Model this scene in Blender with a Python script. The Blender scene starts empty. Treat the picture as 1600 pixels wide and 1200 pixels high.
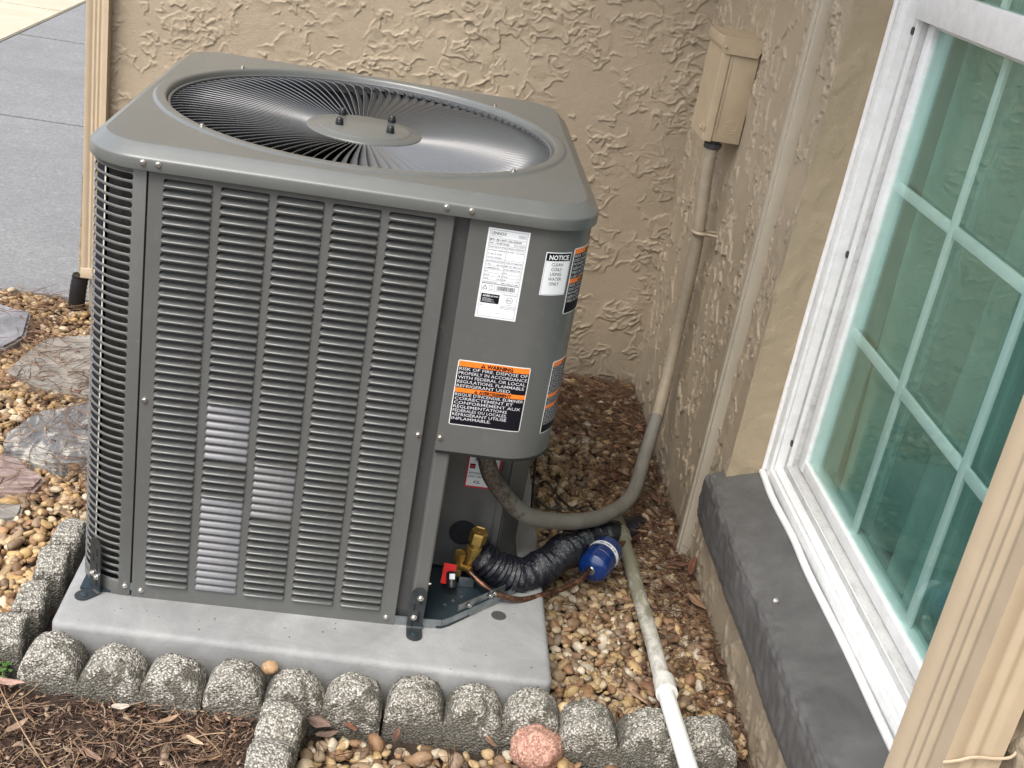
import bpy, bmesh, math, random
import numpy as np
from mathutils import Vector, Matrix

random.seed(7); rng = np.random.default_rng(11)
sc = bpy.context.scene
PI = math.pi

# ------------------------------------------------------------------ camera
cam_d = bpy.data.cameras.new('camera'); cam = bpy.data.objects.new('camera', cam_d)
sc.collection.objects.link(cam); sc.camera = cam
cam_d.sensor_width = 36.0; cam_d.lens = 42.2; cam_d.clip_start = 0.02; cam_d.clip_end = 400
Rw = Matrix(((0.98556997, -0.04443602, 0.16333182),
             (-0.13019418, 0.41764168, 0.89923573),
             (-0.10817263, -0.90752458, 0.40582978)))
cam.matrix_world = Matrix.Translation((0.3398, -1.588, 1.1553)) @ Rw.transposed().to_4x4()

# ------------------------------------------------------------------ light
SUN_EL, SUN_AZ = math.radians(56), math.radians(-148)      # azimuth measured from +Y toward +X
w = bpy.data.worlds.new("World"); sc.world = w; w.use_nodes = True
nt = w.node_tree; nt.nodes.clear()
sky = nt.nodes.new('ShaderNodeTexSky'); sky.sky_type = 'NISHITA'; sky.sun_disc = False
sky.sun_elevation = SUN_EL; sky.sun_rotation = SUN_AZ; sky.air_density = 1.0; sky.dust_density = 3.5; sky.ozone_density = 0.7
hsv = nt.nodes.new('ShaderNodeHueSaturation'); hsv.inputs['Saturation'].default_value = 0.45
bg = nt.nodes.new('ShaderNodeBackground'); bg.inputs['Strength'].default_value = 0.15
wo = nt.nodes.new('ShaderNodeOutputWorld')
nt.links.new(sky.outputs[0], hsv.inputs['Color']); nt.links.new(hsv.outputs[0], bg.inputs[0]); nt.links.new(bg.outputs[0], wo.inputs[0])
sl = bpy.data.lights.new('sun', 'SUN'); sl.energy = 1.0; sl.angle = math.radians(32); sl.color = (1.0, 0.95, 0.87)
so = bpy.data.objects.new('sun', sl); sc.collection.objects.link(so)
sd = Vector((math.sin(SUN_AZ) * math.cos(SUN_EL), math.cos(SUN_AZ) * math.cos(SUN_EL), math.sin(SUN_EL)))
so.rotation_euler = sd.to_track_quat('Z', 'Y').to_euler(); so.location = (-3, 2, 5)
sc.view_settings.view_transform = 'Standard'; sc.view_settings.look = 'None'
sc.view_settings.gamma = 1; sc.view_settings.use_curve_mapping = False
sc.view_settings.exposure = 1.25
sc.cycles.max_bounces = 8; sc.cycles.transparent_max_bounces = 16
try: sc.cycles.use_denoising = True
except Exception: pass

# ------------------------------------------------------------------ node materials
class NT:
    def __init__(s, name):
        s.m = bpy.data.materials.new(name); s.m.use_nodes = True
        s.t = s.m.node_tree; s.t.nodes.clear()
        s.out = s.n('ShaderNodeOutputMaterial'); s.b = s.n('ShaderNodeBsdfPrincipled')
        s.l(s.b.outputs[0], s.out.inputs[0])
    def n(s, t, **k):
        a = s.t.nodes.new(t)
        for q, v in k.items(): setattr(a, q, v)
        return a
    def l(s, a, b): s.t.links.new(a, b)
    def set(s, **k):
        for q, v in k.items(): s.b.inputs[q.replace('_', ' ')].default_value = v
        return s
    def coord(s, kind='Object', scale=(1, 1, 1)):
        tc = s.n('ShaderNodeTexCoord'); mp = s.n('ShaderNodeMapping'); mp.inputs['Scale'].default_value = scale
        s.l(tc.outputs[kind], mp.inputs['Vector']); return mp.outputs[0]
    def noise(s, vec, scale, detail=4, rough=0.6, dist=0):
        a = s.n('ShaderNodeTexNoise'); a.inputs['Scale'].default_value = scale; a.inputs['Detail'].default_value = detail
        a.inputs['Roughness'].default_value = rough; a.inputs['Distortion'].default_value = dist
        if vec is not None: s.l(vec, a.inputs['Vector'])
        return a.outputs['Fac']
    def voro(s, vec, scale, feature='F1', out='Distance', rand=1.0):
        a = s.n('ShaderNodeTexVoronoi'); a.feature = feature; a.inputs['Scale'].default_value = scale
        a.inputs['Randomness'].default_value = rand
        if vec is not None: s.l(vec, a.inputs['Vector'])
        return a.outputs[out]
    def ramp(s, fac, stops, interp='LINEAR'):
        a = s.n('ShaderNodeValToRGB'); a.color_ramp.interpolation = interp
        e = a.color_ramp.elements
        while len(e) < len(stops): e.new(0.5)
        for i, (p, c) in enumerate(stops):
            e[i].position = p; e[i].color = (*c, 1) if len(c) == 3 else c
        s.l(fac, a.inputs[0]); return a.outputs[0]
    def mix(s, fac, a, b, mode='MIX'):
        m = s.n('ShaderNodeMix'); m.data_type = 'RGBA'; m.blend_type = mode
        for sock, v in ((m.inputs[0], fac), (m.inputs[6], a), (m.inputs[7], b)):
            if hasattr(v, 'is_output'): s.l(v, sock)
            elif isinstance(v, (tuple, list)): sock.default_value = (*v, 1) if len(v) == 3 else v
            else: sock.default_value = v
        return m.outputs[2]
    def math(s, op, a, b=0.0, c=None):
        m = s.n('ShaderNodeMath'); m.operation = op
        for i, v in enumerate((a, b) if c is None else (a, b, c)):
            if hasattr(v, 'is_output'): s.l(v, m.inputs[i])
            else: m.inputs[i].default_value = v
        return m.outputs[0]
    def bump(s, h, strength=0.5, dist=0.002, nrm=None):
        b = s.n('ShaderNodeBump'); b.inputs['Strength'].default_value = strength; b.inputs['Distance'].default_value = dist
        s.l(h, b.inputs['Height'])
        if nrm is not None: s.l(nrm, b.inputs['Normal'])
        s.l(b.outputs[0], s.b.inputs['Normal']); return b.outputs[0]
    def col(s, c): s.l(c, s.b.inputs['Base Color'])
    def sepz(s, axis='Z', kind='Object'):
        tc = s.n('ShaderNodeTexCoord'); x = s.n('ShaderNodeSeparateXYZ'); s.l(tc.outputs[kind], x.inputs[0]); return x.outputs[axis]

def flat(name, c, rough=0.5, metal=0.0, var=0.12, nscale=30, bump=0.0, bscale=300, spec=0.5):
    q = NT(name); v = q.coord('Object'); n = q.noise(v, nscale, 5, 0.65)
    q.col(q.ramp(n, [(0.3, tuple(x * (1 - var) for x in c)), (0.7, tuple(min(1, x * (1 + var)) for x in c))]))
    r = q.noise(v, nscale * 2.3, 3); q.l(q.math('MULTIPLY_ADD', r, 0.18, rough - 0.09), q.b.inputs['Roughness'])
    q.set(Metallic=metal, Specular_IOR_Level=spec)
    if bump: q.bump(q.noise(v, bscale, 3), bump, 0.001)
    return q.m

M = {}
def paint(name, c, rough):
    q = NT(name); v = q.coord('Object')
    big = q.noise(v, 7, 5, 0.65); fine = q.noise(v, 900, 2)
    c1 = q.ramp(big, [(0.3, tuple(x * 0.93 for x in c)), (0.7, tuple(x * 1.07 for x in c))])
    # sparse pale dust and a few dark scuffs
    dust = q.ramp(q.noise(v, 42, 8, 0.75, 0.4), [(0.56, (0, 0, 0)), (0.80, (1, 1, 1))])
    c2 = q.mix(q.math('MULTIPLY', dust, 0.22), c1, (0.30, 0.28, 0.24))
    scv = q.coord('Object', (4, 60, 8)); sc_ = q.ramp(q.noise(scv, 3.0, 6, 0.8), [(0.71, (0, 0, 0)), (0.76, (1, 1, 1))])
    c3 = q.mix(q.math('MULTIPLY', sc_, 0.20), c2, (0.05, 0.05, 0.05))
    q.col(c3); q.l(q.math('MULTIPLY_ADD', big, 0.16, rough - 0.08), q.b.inputs['Roughness'])
    q.bump(fine, 0.12, 0.0006); q.set(Coat_Weight=0.35, Coat_Roughness=0.22)
    return q.m
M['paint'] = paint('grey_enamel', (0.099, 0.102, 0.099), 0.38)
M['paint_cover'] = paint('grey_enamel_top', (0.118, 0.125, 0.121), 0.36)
M['paint_vane'] = paint('grey_enamel_vane', (0.105, 0.109, 0.114), 0.40)
M['paint_bent'] = paint('pale_bent_louver', (0.108, 0.111, 0.122), 0.46)  # paler, bluer enamel: sky reflection on bent slats put into the colour
M['paint_bent_faint'] = paint('faint_bent_louver', (0.084, 0.086, 0.090), 0.48)  # third column: same painted reflection, toned down to read fainter
M['channel'] = paint('dark_channel', (0.045, 0.046, 0.047), 0.5)
M['interior'] = flat('interior_shade', (0.006, 0.007, 0.012), 0.8)  # near-black colour stands in for shade inside openings
M['plate'] = paint('bare_bay_plate', (0.075, 0.078, 0.078), 0.45)
M['steel'] = flat('zinc_plated', (0.33, 0.36, 0.38), 0.32, 0.9, 0.25, 60)
M['steel_dark'] = flat('dark_zinc_bracket', (0.075, 0.085, 0.09), 0.38, 0.75, 0.25, 70)
M['pan'] = flat('blue_black_pan', (0.03, 0.048, 0.06), 0.42, 0.4, 0.2, 50)
M['screw'] = flat('bright_screw', (0.62, 0.60, 0.56), 0.25, 0.95, 0.2, 200)
M['nut'] = flat('black_cap_nut', (0.012, 0.012, 0.014), 0.35, 0, 0.2, 200)
M['brass'] = flat('brass', (0.46, 0.31, 0.095), 0.36, 0.9, 0.12, 60)
M['red'] = flat('red_tag', (0.62, 0.012, 0.012), 0.4)
M['black'] = flat('black_rubber', (0.012, 0.012, 0.013), 0.4)
M['wire'] = flat('black_wire', (0.012, 0.011, 0.010), 0.5)
q = NT('coil_fins'); v = q.coord('Object', (1, 1, 1))
st = q.n('ShaderNodeTexWave'); st.wave_type = 'BANDS'; st.bands_direction = 'X'; st.inputs['Scale'].default_value = 190; st.inputs['Distortion'].default_value = 1.5
st.inputs['Detail Scale'].default_value = 0.3; q.l(v, st.inputs['Vector'])
nn = q.noise(v, 18, 5, 0.7, 1.0)
q.col(q.mix(nn, (0.02, 0.02, 0.019), (0.085, 0.083, 0.076))); q.bump(st.outputs['Fac'], 0.6, 0.002); q.set(Roughness=0.5, Metallic=0.4); M['coil'] = q.m

# stucco
def stucco_mat(name, c, low_tone=True):
    q = NT(name); v = q.coord('Object')
    n1 = q.noise(v, 6, 6, 0.6); n2 = q.noise(v, 55, 5, 0.6)
    c1 = q.ramp(n1, [(0.3, tuple(x * 0.92 for x in c)), (0.72, tuple(x * 1.06 for x in c))])
    c2 = q.mix(q.ramp(n2, [(0.55, (0, 0, 0)), (0.75, (0.25, 0.25, 0.25))]), c1, tuple(x * 0.8 for x in c))
    if low_tone:   # browner and darker towards the ground line
        z = q.sepz('Z'); f = q.math('MULTIPLY_ADD', z, -3.2, 0.25)
        f = q.math('ADD', f, q.math('MULTIPLY', q.math('SUBTRACT', q.noise(v, 14, 6, 0.7), 0.5), 0.9))
        f = q.ramp(f, [(0.15, (0, 0, 0)), (0.75, (0.62, 0.62, 0.62))])
        c2 = q.mix(f, c2, (0.15, 0.13, 0.10))
    q.col(c2); q.set(Roughness=0.62, Specular_IOR_Level=0.35)
    h = q.math('ADD', q.noise(v, 95, 5, 0.62, 1.2), q.math('MULTIPLY', q.noise(v, 480, 3), 0.5))
    q.bump(h, 0.5, 0.003); return q.m
M['stucco'] = stucco_mat('painted_stucco', (0.35, 0.287, 0.207))
M['smooth_stucco'] = stucco_mat('trowelled_stucco', (0.335, 0.268, 0.180), False)
# dark sill paint
q = NT('charcoal_sill_paint'); v = q.coord('Object')
n1 = q.noise(v, 9, 6, 0.65, 0.5); n2 = q.noise(v, 45, 5, 0.7)
c = q.ramp(n1, [(0.3, (0.064, 0.063, 0.063)), (0.75, (0.122, 0.120, 0.118))])
c = q.mix(q.ramp(q.noise(v, 22, 3, 0.5, 1.5), [(0.70, (0, 0, 0)), (0.78, (0.6, 0.6, 0.6))]), c, (0.045, 0.035, 0.028))
q.col(c); q.l(q.math('MULTIPLY_ADD', n2, 0.3, 0.38), q.b.inputs['Roughness'])
sv = q.coord('Object', (1, 0.35, 1)); q.bump(q.math('ADD', q.noise(sv, 60, 4, 0.6, 0.8), q.math('MULTIPLY', n2, 0.6)), 0.5, 0.003); M['sill'] = q.m
# concrete materials
def concrete(name, a, b, pits=True, bscale=350):
    q = NT(name); v = q.coord('Object')
    n1 = q.noise(v, 5, 7, 0.65, 0.4); n2 = q.noise(v, 60, 6, 0.7)
    c = q.ramp(n1, [(0.3, a), (0.7, b)])
    c = q.mix(q.math('MULTIPLY', n2, 0.35), c, tuple(x * 0.72 for x in a))
    if pits:
        p = q.ramp(q.voro(v, 55), [(0.0, (1, 1, 1)), (0.07, (1, 1, 1)), (0.11, (0, 0, 0))])
        p2 = q.math('MULTIPLY', p, q.ramp(q.noise(v, 12, 2), [(0.6, (0, 0, 0)), (0.68, (1, 1, 1))]))
        c = q.mix(p2, c, (0.06, 0.06, 0.055))
    q.col(c); q.set(Roughness=0.8)
    q.bump(q.math('ADD', q.noise(v, bscale, 3), q.math('MULTIPLY', n2, 0.5)), 0.3, 0.002); return q.m
q = NT('pad_concrete'); v = q.coord('Object'); n1 = q.noise(v, 6, 8, 0.72, 0.8); n2 = q.noise(v, 48, 7, 0.75); n3 = q.noise(q.coord('Object', (1, 5, 1)), 7, 6, 0.7, 0.5)
c = q.ramp(n1, [(0.30, (0.185, 0.19, 0.192)), (0.5, (0.255, 0.26, 0.26)), (0.72, (0.35, 0.355, 0.35))])
c = q.mix(q.ramp(n3, [(0.55, (0, 0, 0)), (0.72, (0.55, 0.55, 0.55))]), c, (0.19, 0.19, 0.185)); c = q.mix(q.math('MULTIPLY', n2, 0.4), c, (0.21, 0.212, 0.21))
pp0 = q.math('MULTIPLY', q.ramp(q.voro(v, 60), [(0.0, (1, 1, 1)), (0.09, (1, 1, 1)), (0.13, (0, 0, 0))]), q.ramp(q.noise(v, 11, 2), [(0.54, (0, 0, 0)), (0.6, (1, 1, 1))]))
ck = q.ramp(q.voro(q.coord('Object', (1, 2.4, 1)), 5.5, 'DISTANCE_TO_EDGE'), [(0.0, (1, 1, 1)), (0.006, (0, 0, 0))]); ck = q.math('MULTIPLY', ck, q.ramp(q.noise(v, 5, 3), [(0.56, (0, 0, 0)), (0.62, (0.8, 0.8, 0.8))]))
dz = q.math('ADD', q.math('MULTIPLY_ADD', q.sepz('Z'), -14.0, -0.35), q.math('MULTIPLY', n2, 0.5)); dz = q.ramp(dz, [(0.3, (0, 0, 0)), (0.9, (0.6, 0.6, 0.6))])
c = q.mix(dz, c, (0.12, 0.105, 0.08)); c = q.mix(pp0, c, (0.07, 0.07, 0.065))
q.col(c); q.set(Roughness=0.75); q.bump(q.math('ADD', q.noise(v, 300, 3), n2), 0.35, 0.002); M['pad'] = q.m
q = NT('driveway_concrete'); v = q.coord('Object'); n1 = q.noise(v, 2.2, 8, 0.75, 0.3); n2 = q.noise(v, 110, 6, 0.8); n3 = q.noise(v, 26, 6, 0.8)
c = q.ramp(n1, [(0.3, (0.19, 0.19, 0.19)), (0.7, (0.27, 0.27, 0.268))]); c = q.mix(q.ramp(n2, [(0.4, (0.7, 0.7, 0.7)), (0.62, (0, 0, 0))]), c, (0.11, 0.11, 0.112)); c = q.mix(q.ramp(n3, [(0.56, (0, 0, 0)), (0.7, (0.5, 0.5, 0.5))]), c, (0.38, 0.38, 0.37))
q.col(c); q.set(Roughness=0.85); q.bump(n2, 0.6, 0.004); M['drive'] = q.m
M['sand'] = concrete('pale_dry_concrete', (0.40, 0.355, 0.26), (0.50, 0.455, 0.35), False, 90)
# exposed aggregate edging
q = NT('aggregate_concrete'); v = q.coord('Object')
vo = q.n('ShaderNodeTexVoronoi'); vo.inputs['Scale'].default_value = 290; q.l(v, vo.inputs['Vector'])
c = q.ramp(vo.outputs['Color'], [(0.1, (0.19, 0.175, 0.15)), (0.45, (0.41, 0.39, 0.345)), (0.9, (0.66, 0.64, 0.58))])
gap = q.ramp(vo.outputs['Distance'], [(0.35, (0, 0, 0)), (0.75, (1, 1, 1))])
c = q.mix(gap, c, (0.10, 0.092, 0.075))
c = q.mix(q.ramp(q.noise(v, 70, 6, 0.75), [(0.38, (0.55, 0.55, 0.55)), (0.52, (0, 0, 0))]), c, (0.15, 0.14, 0.115))
nz = q.n('ShaderNodeNewGeometry'); sp = q.n('ShaderNodeSeparateXYZ'); q.l(nz.outputs['Normal'], sp.inputs[0])
pz = q.sepz('Z')
# algae and lichen film settle in broad patches, heavier low down on the block
al = q.math('ADD', q.math('MULTIPLY', q.noise(v, 13, 6, 0.72, 0.5), 1.7), q.math('MULTIPLY', pz, -4.2))
al = q.ramp(al, [(0.98, (0, 0, 0)), (1.30, (0.72, 0.72, 0.72))])
c = q.mix(al, c, (0.065, 0.06, 0.045))
gr = q.ramp(q.noise(v, 24, 4, 0.6, 0.5), [(0.62, (0, 0, 0)), (0.74, (0.55, 0.55, 0.55))]); c = q.mix(gr, c, (0.10, 0.095, 0.045))
q.col(c); q.set(Roughness=0.9); q.bump(q.math('SUBTRACT', 1.0, vo.outputs['Distance']), 0.9, 0.0028); M['aggregate'] = q.m
# soil / mulch base
q = NT('dark_soil'); v = q.coord('Object'); n1 = q.noise(v, 25, 8, 0.75); n2 = q.noise(v, 160, 5, 0.7)
q.col(q.ramp(n1, [(0.3, (0.022, 0.015, 0.010)), (0.7, (0.075, 0.048, 0.032))])); q.set(Roughness=0.95)
q.bump(q.math('ADD', n1, n2), 0.8, 0.006); M['soil'] = q.m
# attribute-coloured materials
def attr_mat(name, rough, bump=0.3, nscale=120, var=0.35, spec=0.35):
    q = NT(name); a = q.n('ShaderNodeAttribute'); a.attribute_name = 'col'; v = q.coord('Object')
    n = q.noise(v, nscale, 5, 0.7, 0.8)
    c = q.mix(1.0, a.outputs['Color'], q.ramp(n, [(0.25, (1 - var,) * 3), (0.75, (1 + var * 0.45,) * 3)]), 'MULTIPLY')
    q.col(c); q.set(Roughness=rough, Specular_IOR_Level=spec); q.bump(n, bump, 0.002); return q.m
M['pebble'] = attr_mat('river_pebble', 0.55, 0.25, 150, 0.35)
M['needle'] = attr_mat('dry_needle', 0.6, 0.1, 200, 0.3)
def flag(name, a, b, cc, sc_=(1, 1, 1)):
    q = NT(name); v = q.coord('Object', sc_); n = q.noise(v, 9, 8, 0.72, 1.6)
    q.col(q.ramp(n, [(0.32, a), (0.5, b), (0.62, cc)])); q.set(Roughness=0.7); q.bump(q.noise(v, 40, 8, 0.78), 0.8, 0.008); return q.m
M['flag_grey'] = flag('grey_slate', (0.12, 0.12, 0.125), (0.19, 0.19, 0.20), (0.26, 0.25, 0.26))
M['flag_pale'] = flag('pale_slate', (0.16, 0.145, 0.125), (0.26, 0.24, 0.21), (0.36, 0.34, 0.30), (0.6, 2, 1))
M['flag_band'] = flag('banded_gneiss', (0.09, 0.10, 0.11), (0.17, 0.17, 0.17), (0.55, 0.52, 0.46), (2.2, 0.7, 1))
M['flag_pink'] = flag('pink_slate', (0.16, 0.11, 0.10), (0.29, 0.21, 0.19), (0.42, 0.34, 0.30), (1, 2.4, 1))
q = NT('pink_granite'); v = q.coord('Object'); vc = q.n('ShaderNodeTexVoronoi'); vc.inputs['Scale'].default_value = 420; q.l(v, vc.inputs['Vector'])
q.col(q.ramp(vc.outputs['Color'], [(0.1, (0.20, 0.10, 0.075)), (0.5, (0.40, 0.21, 0.155)), (0.9, (0.56, 0.36, 0.28))]))
q.set(Roughness=0.75); q.bump(q.noise(v, 200, 5, 0.7), 0.5, 0.003); M['granite'] = q.m
# vinyl, painted metal trim
q = NT('white_vinyl'); v = q.coord('Object'); n = q.noise(v, 30, 7, 0.75)
q.col(q.ramp(n, [(0.35, (0.70, 0.70, 0.69)), (0.6, (0.80, 0.81, 0.81))])); q.set(Roughness=0.38); M['vinyl'] = q.m
q = NT('grey_vinyl'); v = q.coord('Object', (1, 0.4, 1)); n = q.noise(v, 60, 8, 0.8)
q.col(q.ramp(n, [(0.32, (0.34, 0.33, 0.31)), (0.45, (0.50, 0.50, 0.49)), (0.6, (0.58, 0.58, 0.57))])); q.set(Roughness=0.5); M['vinyl_grey'] = q.m  # duller, mottled grey vinyl for the sash channel
M['caulk'] = flat('white_caulk', (0.74, 0.74, 0.73), 0.5, 0, 0.06, 60, 0.4, 120)
M['grid'] = flat('muntin_white', (0.80, 0.82, 0.80), 0.4, 0, 0.03)
M['beige'] = flat('beige_painted_metal', (0.455, 0.365, 0.255), 0.48, 0, 0.05, 22, 0.15, 240)
M['strip'] = flat('raceway_paint', (0.42, 0.375, 0.30), 0.5, 0, 0.06, 18, 0.15, 200)
M['box'] = flat('box_paint', (0.40, 0.32, 0.215), 0.42, 0, 0.08, 25, 0.3, 260)
M['plug'] = flat('dark_plug', (0.012, 0.013, 0.013), 0.5)
q = NT('copper_tube'); v = q.coord('Object'); n = q.noise(v, 45, 6, 0.7, 0.5)
q.col(q.ramp(n, [(0.38, (0.05, 0.034, 0.027)), (0.54, (0.20, 0.10, 0.065)), (0.70, (0.66, 0.34, 0.25))])); q.set(Metallic=0.85); q.l(q.math('MULTIPLY_ADD', n, 0.3, 0.2), q.b.inputs['Roughness']); M['copper'] = q.m
q = NT('blue_enamel'); v = q.coord('Object'); n = q.noise(v, 70, 6, 0.7)
q.col(q.ramp(n, [(0.3, (0.003, 0.018, 0.095)), (0.7, (0.006, 0.032, 0.155))])); q.set(Roughness=0.22, Coat_Weight=0.5); M['blue'] = q.m
q = NT('tape_wrapped_foam'); v = q.coord('Object'); n = q.noise(v, 120, 5, 0.7, 1.2)
q.col(q.ramp(n, [(0.3, (0.006, 0.007, 0.011)), (0.7, (0.014, 0.015, 0.022))])); q.set(Roughness=0.24); q.bump(n, 0.5, 0.0035); M['foam'] = q.m
q = NT('grey_conduit'); v = q.coord('Object'); x = q.sepz('X')
n = q.noise(v, 60, 7, 0.75); d = q.math('ADD', q.math('MULTIPLY_ADD', x, -9.0, 5.7), q.math('MULTIPLY', q.math('SUBTRACT', n, 0.5), 2.2))
d = q.ramp(d, [(0.35, (0, 0, 0)), (0.7, (0.92, 0.92, 0.92))])
base = q.ramp(q.noise(v, 14, 4), [(0.3, (0.165, 0.155, 0.13)), (0.7, (0.235, 0.222, 0.19))])
q.col(q.mix(d, base, q.ramp(q.noise(v, 210, 4), [(0.4, (0.035, 0.024, 0.016)), (0.62, (0.13, 0.10, 0.07))]))); q.set(Roughness=0.6); M['conduit'] = q.m
M['conduit_painted'] = flat('painted_conduit', (0.33, 0.275, 0.20), 0.55, 0, 0.15, 30, 0.2, 200)
q = NT('weathered_pvc'); v = q.coord('Object'); n = q.noise(q.coord('Object', (1, 0.5, 1)), 34, 8, 0.78, 0.5); y = q.sepz('Y')
g = q.math('ADD', q.math('MULTIPLY', n, 1.25), q.math('MULTIPLY', y, 0.9)); g = q.ramp(g, [(0.52, (0, 0, 0)), (0.88, (0.9, 0.9, 0.9))])
q.col(q.mix(g, (0.66, 0.65, 0.60), (0.13, 0.125, 0.075))); q.set(Roughness=0.5); M['pvc_old'] = q.m
M['pvc'] = flat('white_pvc', (0.74, 0.74, 0.71), 0.4, 0, 0.05, 40)
M['moss'] = flat('weed_green', (0.06, 0.14, 0.03), 0.6, 0, 0.4, 90)
M['paper'] = flat('label_white', (0.74, 0.77, 0.80), 0.45, 0, 0.02)
M['paper_dim'] = flat('label_white_dull', (0.70, 0.71, 0.70), 0.5, 0, 0.04)
M['ink'] = flat('label_black', (0.006, 0.006, 0.010), 0.6, 0, 0.1, 30, 0, 300, 0.15)
M['ink_red'] = flat('label_red', (0.50, 0.015, 0.03), 0.5)
M['orange'] = flat('label_orange', (0.90, 0.21, 0.02), 0.45, 0, 0.04)
M['letter'] = flat('label_letters', (0.62, 0.62, 0.66), 0.5, 0, 0.03)
M['curtain'] = None
q = NT('sheer_curtain'); v = q.coord('Object', (1, 1, 4)); n = q.noise(v, 160, 3)
q.col(q.ramp(n, [(0.3, (0.60, 0.64, 0.61)), (0.7, (0.80, 0.83, 0.80))])); q.set(Roughness=0.9)
tr = q.n('ShaderNodeBsdfTransparent'); tl = q.n('ShaderNodeBsdfTranslucent'); tl.inputs[0].default_value = (0.5, 0.55, 0.52, 1)
m1 = q.n('ShaderNodeMixShader'); m1.inputs[0].default_value = 0.2; q.l(q.b.outputs[0], m1.inputs[1]); q.l(tl.outputs[0], m1.inputs[2])
m2 = q.n('ShaderNodeMixShader'); m2.inputs[0].default_value = 0.12; q.l(m1.outputs[0], m2.inputs[1]); q.l(tr.outputs[0], m2.inputs[2]); q.l(m2.outputs[0], q.out.inputs[0]); M['curtain'] = q.m
q = NT('window_glass')
tr = q.n('ShaderNodeBsdfTransparent'); tr.inputs[0].default_value = (0.85, 0.935, 0.92, 1)
gl = q.n('ShaderNodeBsdfGlossy'); gl.inputs['Roughness'].default_value = 0.012; gl.inputs[0].default_value = (0.86, 1.0, 0.95, 1)
ge_ = q.n('ShaderNodeNewGeometry'); dt = q.n('ShaderNodeVectorMath'); dt.operation = 'DOT_PRODUCT'; q.l(ge_.outputs['Incoming'], dt.inputs[0]); q.l(ge_.outputs['Normal'], dt.inputs[1])
frv = q.math('MULTIPLY_ADD', q.math('POWER', q.math('SUBTRACT', 1.0, q.math('ABSOLUTE', dt.outputs['Value'])), 5.0), 1.30, 0.06)
bp_ = q.n('ShaderNodeBump'); bp_.inputs['Strength'].default_value = 0.02; bp_.inputs['Distance'].default_value = 0.002; q.l(q.noise(q.coord('Object'), 7, 2), bp_.inputs['Height']); q.l(bp_.outputs[0], gl.inputs['Normal'])
ms = q.n('ShaderNodeMixShader'); q.l(frv, ms.inputs[0]); q.l(tr.outputs[0], ms.inputs[1]); q.l(gl.outputs[0], ms.inputs[2]); q.l(ms.outputs[0], q.out.inputs[0]); M['glass'] = q.m
M['room'] = flat('room_wall', (0.16, 0.17, 0.16), 0.9)

# ------------------------------------------------------------------ object helpers
COL = sc.collection
def link(name, me, mat, parent=None, smooth=False):
    o = bpy.data.objects.new(name, me); COL.objects.link(o)
    if mat is not None and not me.materials: me.materials.append(mat)
    if smooth: me.polygons.foreach_set('use_smooth', [True] * len(me.polygons))
    if parent is not None:
        o.parent = parent
        if parent.location.length > 0 or parent.rotation_euler != Vector((0, 0, 0)):
            pass
    return o
def mesh(name, V, F):
    me = bpy.data.meshes.new(name); me.from_pydata([tuple(v) for v in V], [], F); me.update(); return me
def obj(name, bm, mat, parent=None, smooth=False, auto=None):
    me = bpy.data.meshes.new(name); bmesh.ops.recalc_face_normals(bm, faces=bm.faces[:]); bm.to_mesh(me); bm.free()
    o = link(name, me, mat, parent, smooth or auto is not None)
    if auto is not None:
        try: me.set_sharp_from_angle(angle=math.radians(auto))
        except Exception: pass
    return o
def tag(o, label=None, cat=None, group=None, kind=None):
    if label: o['label'] = label
    if cat: o['category'] = cat
    if group: o['group'] = group
    if kind: o['kind'] = kind
    return o
def thing(name, label, cat, group=None, loc=(0, 0, 0)):
    o = bpy.data.objects.new(name, None); COL.objects.link(o); o.location = loc; o.empty_display_size = 0.05
    return tag(o, label, cat, group)
def grid_faces(nu, nv, closed_u=False, closed_v=False, off=0):
    F = []
    for i in range(nu if closed_u else nu - 1):
        for j in range(nv if closed_v else nv - 1):
            a = off + i * nv + j; b = off + ((i + 1) % nu) * nv + j
            c = off + ((i + 1) % nu) * nv + (j + 1) % nv; d = off + i * nv + (j + 1) % nv
            F.append((a, b, c, d))
    return F
def bm_box(x0, x1, y0, y1, z0, z1, bev=0.0, seg=2, bm=None):
    own = bmesh.new(); bmesh.ops.create_cube(own, size=1)
    for v_ in own.verts: v_.co = Vector(((x0 + x1) / 2 + v_.co.x * (x1 - x0), (y0 + y1) / 2 + v_.co.y * (y1 - y0), (z0 + z1) / 2 + v_.co.z * (z1 - z0)))
    if bev: bmesh.ops.bevel(own, geom=own.edges[:], offset=bev, segments=seg, affect='EDGES', profile=0.5)
    if bm is None: return own
    me = bpy.data.meshes.new('tmp'); own.to_mesh(me); own.free(); bm.from_mesh(me); bpy.data.meshes.remove(me); return bm
def box(name, x0, x1, y0, y1, z0, z1, mat, parent=None, bev=0.0015):
    return obj(name, bm_box(x0, x1, y0, y1, z0, z1, bev), mat, parent, auto=40)
def bm_prism(pts, z0, z1, bm=None, bev=0):
    bm = bm or bmesh.new(); a = [bm.verts.new((x, y, z0)) for x, y in pts]; b = [bm.verts.new((x, y, z1)) for x, y in pts]
    n = len(pts); bm.faces.new(a); bm.faces.new(b[::-1])
    for i in range(n): bm.faces.new((a[i], a[(i + 1) % n], b[(i + 1) % n], b[i]))
    if bev: bmesh.ops.bevel(bm, geom=bm.edges[:], offset=bev, segments=2, affect='EDGES')
    return bm
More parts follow.
